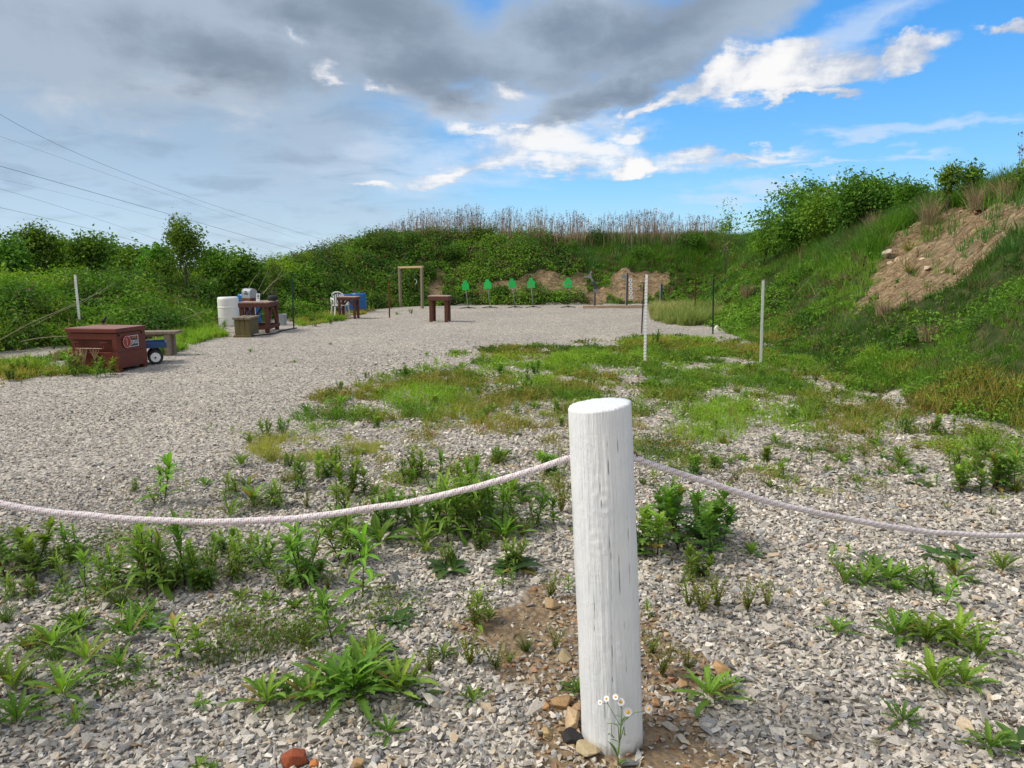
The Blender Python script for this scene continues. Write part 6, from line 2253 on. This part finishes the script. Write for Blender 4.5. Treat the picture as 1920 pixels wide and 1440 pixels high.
KINDS = {
    'gold': ('leafy_weed', [lambda i: gold_mesh(None, i, stems=2), lambda i: gold_mesh(None, i, stems=3), lambda i: gold_mesh(None, i, stems=4), lambda i: gold_mesh(None, i, stems=5)], 'upright narrow-leaved weed'),
    'lance': ('bright_weed', [lambda i: gold_mesh(None, i, bright=True, stems=1), lambda i: gold_mesh(None, i, bright=True, stems=1)], 'bright upright broad-leaved weed'),
    'tooth': ('toothed_weed', [lambda i: tooth_mesh(i), lambda i: tooth_mesh(i, 18, 0.45, 0.5, WB, 0.2), lambda i: tooth_mesh(i, 13, 0.55, 0.8, WB, 0.2), lambda i: tooth_mesh(i, 16, 0.5, 0.7, WB, 0.17)], 'coarse toothed weed'),
    'mug': ('bushy_weed', [mug_mesh, mug_mesh], 'bushy fine-leaved weed'),
    'sprig': ('wispy_weed', [sprig_mesh, sprig_mesh, sprig_mesh], 'wispy yellow green weed'),
    'tuft': ('grass_tuft', [tuft_mesh, tuft_mesh], 'spiky green grass tuft'),
    'ytuft': ('pale_grass_tuft', [lambda i: tuft_mesh(i, (0.22, 0.23, 0.04), (0.16, 0.20, 0.03), 120, 0.7), lambda i: tuft_mesh(i, (0.26, 0.22, 0.05), (0.16, 0.20, 0.03), 120, 0.7)], 'yellow green grass tuft'),
    'flat': ('rosette', [flat_mesh, flat_mesh], 'dark low rosette'),
    'fresh': ('fresh_rosette', [lambda i: tooth_mesh(i, 20, 0.06, 0.55, (0.06, 0.15, 0.02), 0.17), lambda i: tooth_mesh(i, 16, 0.06, 0.6, (0.06, 0.15, 0.02), 0.2)], 'fresh green rosette'),
    'dead': ('dead_tuft', [lambda i: tuft_mesh(i, (0.24, 0.16, 0.09), (0.14, 0.10, 0.07), 60, 0.8)], 'small brown withered tuft'),
    'dark': ('purplish_weed', [lambda i: tooth_mesh(i, 12, 0.3, 0.5, (0.055, 0.06, 0.04), 0.26)], 'dark purplish leafy weed'),
}
SRC = {}


def weed_source(kind, i):
    name, fns, desc = KINDS[kind]
    r_ = fns[i](i)
    la, sa = r_
    return la, sa


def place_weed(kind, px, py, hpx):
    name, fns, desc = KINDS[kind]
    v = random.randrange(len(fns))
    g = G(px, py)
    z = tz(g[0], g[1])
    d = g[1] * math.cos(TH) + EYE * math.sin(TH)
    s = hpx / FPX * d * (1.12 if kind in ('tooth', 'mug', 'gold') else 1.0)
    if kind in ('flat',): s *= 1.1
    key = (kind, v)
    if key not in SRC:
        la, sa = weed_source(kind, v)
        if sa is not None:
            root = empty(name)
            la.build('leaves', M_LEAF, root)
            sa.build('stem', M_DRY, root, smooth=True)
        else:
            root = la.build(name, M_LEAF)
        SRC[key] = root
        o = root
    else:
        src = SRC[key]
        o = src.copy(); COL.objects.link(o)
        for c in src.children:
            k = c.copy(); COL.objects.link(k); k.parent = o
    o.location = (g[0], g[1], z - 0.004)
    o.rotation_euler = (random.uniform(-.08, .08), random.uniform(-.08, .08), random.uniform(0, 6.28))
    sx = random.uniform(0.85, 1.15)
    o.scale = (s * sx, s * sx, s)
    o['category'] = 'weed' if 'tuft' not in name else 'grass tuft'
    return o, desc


WEEDS = """
mug 40 1085 92;gold 160 1132 92;gold 215 1098 72;gold 298 1112 128;gold 335 1104 118;gold 272 1102 88;gold 435 1086 62;gold 500 1062 62;gold 140 1036 58;gold 62 1118 40;gold 575 1098 112;gold 650 1052 92
lance 680 1122 128;lance 625 1204 98;mug 600 1150 40;gold 355 1098 70;gold 395 1075 50;gold 110 1105 60;gold 20 1120 45;gold 545 1090 70
tooth 152 1190 50;tooth 100 1222 60;tooth 55 1228 48;tooth 160 1248 60;tooth 242 1200 66;tooth 225 1258 52;lance 345 1242 96;lance 380 1242 84;tooth 118 1312 72;tooth 25 1300 80;tooth 32 1362 70;tooth 142 1360 46;tooth 260 1256 34
tooth 500 1322 76;tooth 582 1318 74;tooth 655 1312 104;tooth 630 1296 84;tooth 680 1300 90;tooth 745 1305 84;tooth 765 1296 60;flat 796 1312 34;tooth 540 1306 46;tooth 690 1265 80;tooth 726 1378 42;tooth 886 1318 42;fresh 700 1230 60
sprig 890 1182 84;lance 892 1176 66;tuft 985 1222 42;sprig 805 1262 62;sprig 880 1250 80;sprig 930 1258 60;lance 945 1106 40;flat 842 1072 46;gold 842 1062 44;flat 962 1072 54;gold 965 1062 52;sprig 1032 1122 60;lance 1066 1112 38;flat 745 1168 40;lance 957 1100 34;sprig 1040 1220 50;fresh 1082 1300 36;fresh 700 1260 30
gold 850 1012 112;gold 888 1002 104;gold 922 1006 92;gold 956 990 84;gold 1000 988 72;lance 1040 992 66;sprig 1052 960 86;gold 812 1000 70;gold 780 1000 64;sprig 980 1010 50;gold 905 960 70;gold 870 940 50
lance 308 945 88;gold 308 944 60;dark 476 952 64;gold 432 936 46;gold 562 922 60;mug 600 898 44;gold 625 888 50;gold 780 896 54;gold 832 926 70;mug 880 908 50;gold 250 922 26;fresh 385 912 22;tooth 430 972 44;gold 520 955 50;sprig 575 955 40;gold 640 960 56
gold 500 822 36;fresh 575 776 30;fresh 640 762 32;gold 530 818 34;fresh 470 832 28;fresh 712 742 26;fresh 755 722 22;fresh 700 792 22;fresh 850 760 26;mug 1000 705 26;fresh 870 712 18;fresh 940 690 14;fresh 1010 672 14
mug 1252 1002 82;mug 1300 1038 112;mug 1222 1036 84;gold 1262 960 60;mug 1345 1010 70;mug 1295 1082 50;fresh 1408 1042 34;sprig 1318 1152 86;sprig 1290 1140 70;sprig 1345 1142 74;sprig 1402 1150 70;sprig 1438 1142 64;sprig 1242 1272 76;sprig 1290 1262 56;lance 1215 1158 30;tooth 1330 1312 58;tooth 1362 1300 40;sprig 1222 1228 48
tooth 1582 1098 52;tooth 1622 1102 56;tooth 1665 1092 50;tooth 1700 1096 46;tooth 1640 1072 44;lance 1772 1136 66;gold 1742 1112 56;tooth 1790 1082 46;tooth 1880 1070 46;lance 1558 1052 34;lance 1586 1052 32;flat 1760 1046 34;flat 1805 1042 30;fresh 1680 1110 30
tooth 1682 1196 62;tooth 1735 1206 72;tooth 1792 1212 86;tooth 1832 1236 72;tooth 1752 1288 78;tooth 1806 1288 64;tooth 1702 1180 44;tooth 1572 1190 40;tooth 1692 1358 50;tooth 1858 1412 56;flat 1910 1400 50;ytuft 1885 1182 24;lance 1776 1198 40;ytuft 1640 1400 20;dead 1612 1326 30;dead 1890 1360 34;dead 1525 1400 22
gold 1790 882 50;gold 1830 892 44;mug 1870 918 70;gold 1900 905 66;mug 1815 924 50;gold 1840 860 46;ytuft 1905 920 40;flat 1722 912 26;fresh 1705 892 22;fresh 1648 892 18;fresh 1672 890 18;lance 1582 880 22;fresh 1552 886 18;flat 1540 846 18;lance 1592 858 22;dead 1586 906 24;dark 1442 916 24;fresh 1392 866 20;fresh 1368 872 18;sprig 1380 905 36;mug 1300 892 36;mug 1340 882 26;fresh 1475 868 16;fresh 1655 862 18;lance 1508 820 22;lance 1548 812 20;gold 1790 822 36;fresh 1838 842 20;mug 1750 815 36;gold 1700 812 32;fresh 1600 812 18;dead 1500 912 20;fresh 1425 885 18
gold 1270 880 26;fresh 1210 870 22;mug 770 905 26;ytuft 930 870 34;ytuft 575 1215 28;ytuft 600 1235 30;ytuft 520 1200 22;ytuft 610 862 30;ytuft 660 850 26;ytuft 560 868 30;ytuft 510 866 28;fresh 375 1440 26;fresh 400 1445 26;dark 465 915 30
mug 165 690 42;gold 142 704 44;gold 190 706 36;gold 210 702 30;mug 40 700 26;mug 20 715 22;fresh 90 706 18;gold 345 640 22;gold 330 662 16;gold 375 650 16;gold 395 625 20;gold 420 624 22;gold 440 618 20;fresh 470 660 10;fresh 552 680 8;fresh 620 646 7;mug 560 602 12;mug 590 612 9;mug 620 608 8;fresh 745 590 8;mug 770 589 9
lance 395 812 18;fresh 800 668 10;fresh 905 672 12;fresh 960 650 9;gold 1190 638 14;gold 1225 655 16;gold 1250 664 18;fresh 1290 668 14;lance 1440 694 26;gold 1456 700 26;gold 1500 712 30;sprig 1480 704 34;sprig 1530 718 40;sprig 1590 732 40;sprig 1560 740 40;gold 1620 735 34;sprig 1650 752 34;gold 1400 760 24;gold 1360 740 26;lance 1330 770 24;lance 1285 775 26;lance 1240 760 24;lance 1420 800 24;gold 1480 790 28;sprig 1560 790 44
"""
wl = []
for row in WEEDS.replace('\n', ';').split(';'):
    f = row.split()
    if len(f) == 4:
        wl.append((f[0], float(f[1]), float(f[2]), float(f[3])))


rr_ = random.Random(21)
for (x0, x1, y0, y1, n_, kinds_, hs_) in [(430, 1060, 850, 930, 24, ('fresh', 'gold', 'mug', 'tooth', 'sprig', 'ytuft'), (16, 40)), (620, 1060, 930, 1040, 20, ('gold', 'fresh', 'sprig', 'mug', 'tooth'), (30, 70)),
        (-10, 620, 1000, 1130, 24, ('gold', 'tooth', 'fresh', 'mug', 'sprig'), (24, 62)), (-10, 460, 1130, 1330, 18, ('tooth', 'fresh', 'lance', 'tuft'), (22, 54)), (520, 1000, 1130, 1300, 12, ('fresh', 'sprig', 'tuft', 'dead'), (16, 40)),
        (1200, 1900, 820, 925, 46, ('fresh', 'gold', 'mug', 'dead', 'ytuft', 'sprig', 'lance'), (12, 34)), (1220, 1910, 940, 1300, 14, ('fresh', 'dead', 'sprig', 'tuft'), (10, 28)), (560, 1150, 690, 800, 34, ('fresh', 'gold', 'mug', 'lance'), (10, 26)), (1200, 1700, 640, 800, 40, ('sprig', 'gold', 'lance', 'ytuft'), (12, 34))]:
    for _ in range(n_):
        px_, py_ = rr_.uniform(x0, x1), rr_.uniform(y0, y1)
        wl.append((rr_.choice(kinds_), px_, py_, rr_.uniform(*hs_)))


def zone(px, py):
    for lim, r_ in ((1320, 'at the bottom edge'), (1160, 'in the near foreground'), (1030, 'just below the ropes'), (925, 'just behind the ropes'), (845, 'on gravel beyond the ropes'), (735, 'around the green patch'), (640, 'past the green patch'), (0, 'far off near the furniture')):
        if py > lim: break
    for lim, c_ in ((330, 'far left'), (700, 'left'), (1130, 'just left of post'), (1480, 'just right of post'), (1720, 'right'), (9999, 'far right')):
        if px < lim: break
    return r_, c_


ORD = ['leftmost'] + [w + ' from left' for w in 'second third fourth fifth sixth seventh eighth ninth tenth eleventh twelfth thirteenth fourteenth fifteenth sixteenth seventeenth eighteenth nineteenth twentieth'.split()]
groups = {}
placed = []
for (k, x, y, h) in wl:
    o, desc = place_weed(k, x, y, h)
    zr, zc = zone(x, y)
    groups.setdefault((desc, zr, zc), []).append((x, o))
for (desc, zr, zc), lst in groups.items():
    lst.sort(key=lambda q: q[0])
    for i, (x, o) in enumerate(lst):
        if len(lst) == 1:
            o['label'] = '%s %s, %s' % (desc, zr, zc)
        else:
            o['label'] = '%s %s, %s, %s' % (desc, zr, zc, ORD[min(i, 19)])
        o['group'] = desc + 's growing through the gravel'
print('weeds', len(wl))

# brownish flower spikes of the weed by the tool chest
def spike_weed():
    g = G(144, 699)
    root = empty('brown_spiked_weed', (g[0], g[1], tz(g[0], g[1])))
    la = Acc(); sa = Acc()
    for s_ in range(9):
        x0 = rng.normal(0, 0.16); y0 = rng.normal(0, 0.05)
        hh = rng.uniform(0.22, 0.36)
        for b_ in range(6):
            a_ = rng.normal(0, 0.45)
            p = np.array([[x0, y0, 0], [x0 + 0.02, y0, hh * 0.55], [x0 + 0.02 + 0.07 * math.sin(a_), y0 + rng.normal(0, .02), hh * 0.8], [x0 + 0.02 + 0.14 * math.sin(a_), y0 + rng.normal(0, .03), hh + 0.03]])
            tube(sa, p, [0.004, 0.004, 0.009, 0.004], (0.36, 0.25, 0.15), 5)
        n = 24
        t = rng.random(n)
        leafset(la, np.stack([np.full(n, x0), np.full(n, y0), t * hh * 0.7], 1), rng.uniform(0, 6.28, n), rng.uniform(0.2, 1.1, n), rng.uniform(0.04, 0.09, n), rng.uniform(0.01, 0.02, n), rng.uniform(0.2, 1, n), vary(WB, n), 4)
    la.build('leaves', M_LEAF, root); sa.build('flower_spikes', M_DRY, root)
    tag(root, 'weed with brown finger-like flower spikes in front of the tool chest', 'weed')


spike_weed()


# ------------------------------------------------------------------ daisy fleabane at the foot of the post
def daisy():
    Yd = G(1157, 1400)[1] - 0.10
    b = P(1160, 1462, Yd)
    b[2] = tz(b[0], b[1])
    root = empty('daisy_plant', b)
    def L_(px, py, dy=0.0):
        return P(px, py, Yd + dy) - b
    M_PET = simple('white_petal', (0.80, 0.79, 0.82), 0.6, var=0.03)
    M_EYE = simple('yellow_flower_disc', (0.75, 0.42, 0.02), 0.7, var=0.15, scale=200)
    M_STEM = simple('pale_green_stem', (0.13, 0.22, 0.05), 0.55, var=0.12)
    base = np.array([0, 0, -0.01])
    main = [base, L_(1158, 1420), L_(1161, 1395), L_(1164, 1362), L_(1166, 1330)]
    Mb().tube(main, [0.0030, 0.0030, 0.0028, 0.0024, 0.0018], 7).build('stem', M_STEM, root, True)
    for pts, r_ in [([main[3], L_(1150, 1338, .01), L_(1140, 1320, .01)], 0.0012), ([L_(1140, 1320, .01), L_(1126, 1318, .01)], 0.0009), ([L_(1140, 1320, .01), L_(1137, 1312, .01)], 0.0009),
                    ([main[3], L_(1172, 1350), L_(1178, 1343)], 0.0012), ([L_(1170, 1352), L_(1190, 1336), L_(1206, 1334)], 0.0012), ([main[4], L_(1157, 1312)], 0.0011), ([main[4], L_(1164, 1318)], 0.0012),
                    ([main[2], L_(1159, 1362, -.01), L_(1150, 1356, -.01), L_(1139, 1357, -.01)], 0.0013), ([main[2], L_(1170, 1362), L_(1171, 1376)], 0.0012), ([L_(1146, 1356, -.01), L_(1147, 1378, -.01)], 0.0012), ([L_(1206, 1334), L_(1206, 1348)], 0.001)]:
        Mb().tube(pts, r_, 5).build('branch', M_STEM, root, True)
    for (px, py, tx, tz_, r_) in [(1177, 1335, 0.15, 0.25, 0.0150), (1164, 1316, -0.1, 0.45, 0.0125), (1216, 1329, 0.3, 0.2, 0.0140), (1154, 1307, -0.6, 1.1, 0.0095), (1137, 1310, -0.7, 1.2, 0.0095), (1125, 1317, -1.1, 0.9, 0.008)]:
        c = Vector(L_(px, py, -0.004))
        nrm = Vector((tx * 0.7, -1.0, tz_)).normalized()
        q_ = nrm.to_track_quat('Z', 'Y').to_matrix().to_4x4()
        acc = Acc()
        n = 54
        az = np.linspace(0, 2 * math.pi, n, endpoint=False) + rng.normal(0, 0.04, n)
        leafset(acc, np.stack([np.cos(az) * r_ * 0.32, np.sin(az) * r_ * 0.32, np.zeros(n)], 1), az, rng.normal(0.12, 0.08, n), np.full(n, r_ * 0.72), np.full(n, r_ * 0.15), np.full(n, 0.1), np.full((n, 3), 0.8), 3, 0.1)
        o = acc.build('flower', M_PET, root)
        o.matrix_basis = Matrix.Translation(c) @ q_
        Mb().lathe([(r_ * 0.40, -0.0005), (r_ * 0.40, 0.001), (r_ * 0.30, 0.0028), (r_ * 0.12, 0.0036)], k=18).build('flower_disc', M_EYE, o, True)
    for (px, py, s_) in [(1147, 1379, 0.005), (1142, 1376, 0.0042), (1150, 1382, 0.0040), (1171, 1377, 0.005), (1167, 1372, 0.004), (1206, 1350, 0.0042)]:
        c = L_(px, py, -0.008)
        m = Mb(); r2 = bmesh.ops.create_icosphere(m.bm, subdivisions=2, radius=s_ * 0.75)
        for v in r2['verts']: v.co = Vector(c) + v.co
        m.build('bud', M_STEM, root, True)
    la = Acc()
    for (px, py, az, e, L0, W0) in [(1157, 1418, 2.6, 1.2, 0.055, 0.013), (1163, 1358, 0.5, 0.9, 0.035, 0.008), (1160, 1392, 2.9, 0.5, 0.03, 0.006), (1161, 1360, 3.0, 0.4, 0.022, 0.004), (1164, 1345, 2.9, 0.5, 0.022, 0.003), (1157, 1435, 0.3, 0.6, 0.04, 0.010)]:
        leafset(la, np.array([L_(px, py)]), np.array([az]), np.array([e]), np.array([L0]), np.array([W0]), np.array([0.9]), np.array([(0.08, 0.16, 0.03)]), 6, 0.3)
    la.build('leaf', M_LEAF, root)
    tag(root, 'slender daisy plant with small white yellow-centred flowers in front of the thick post', 'flower')


daisy()
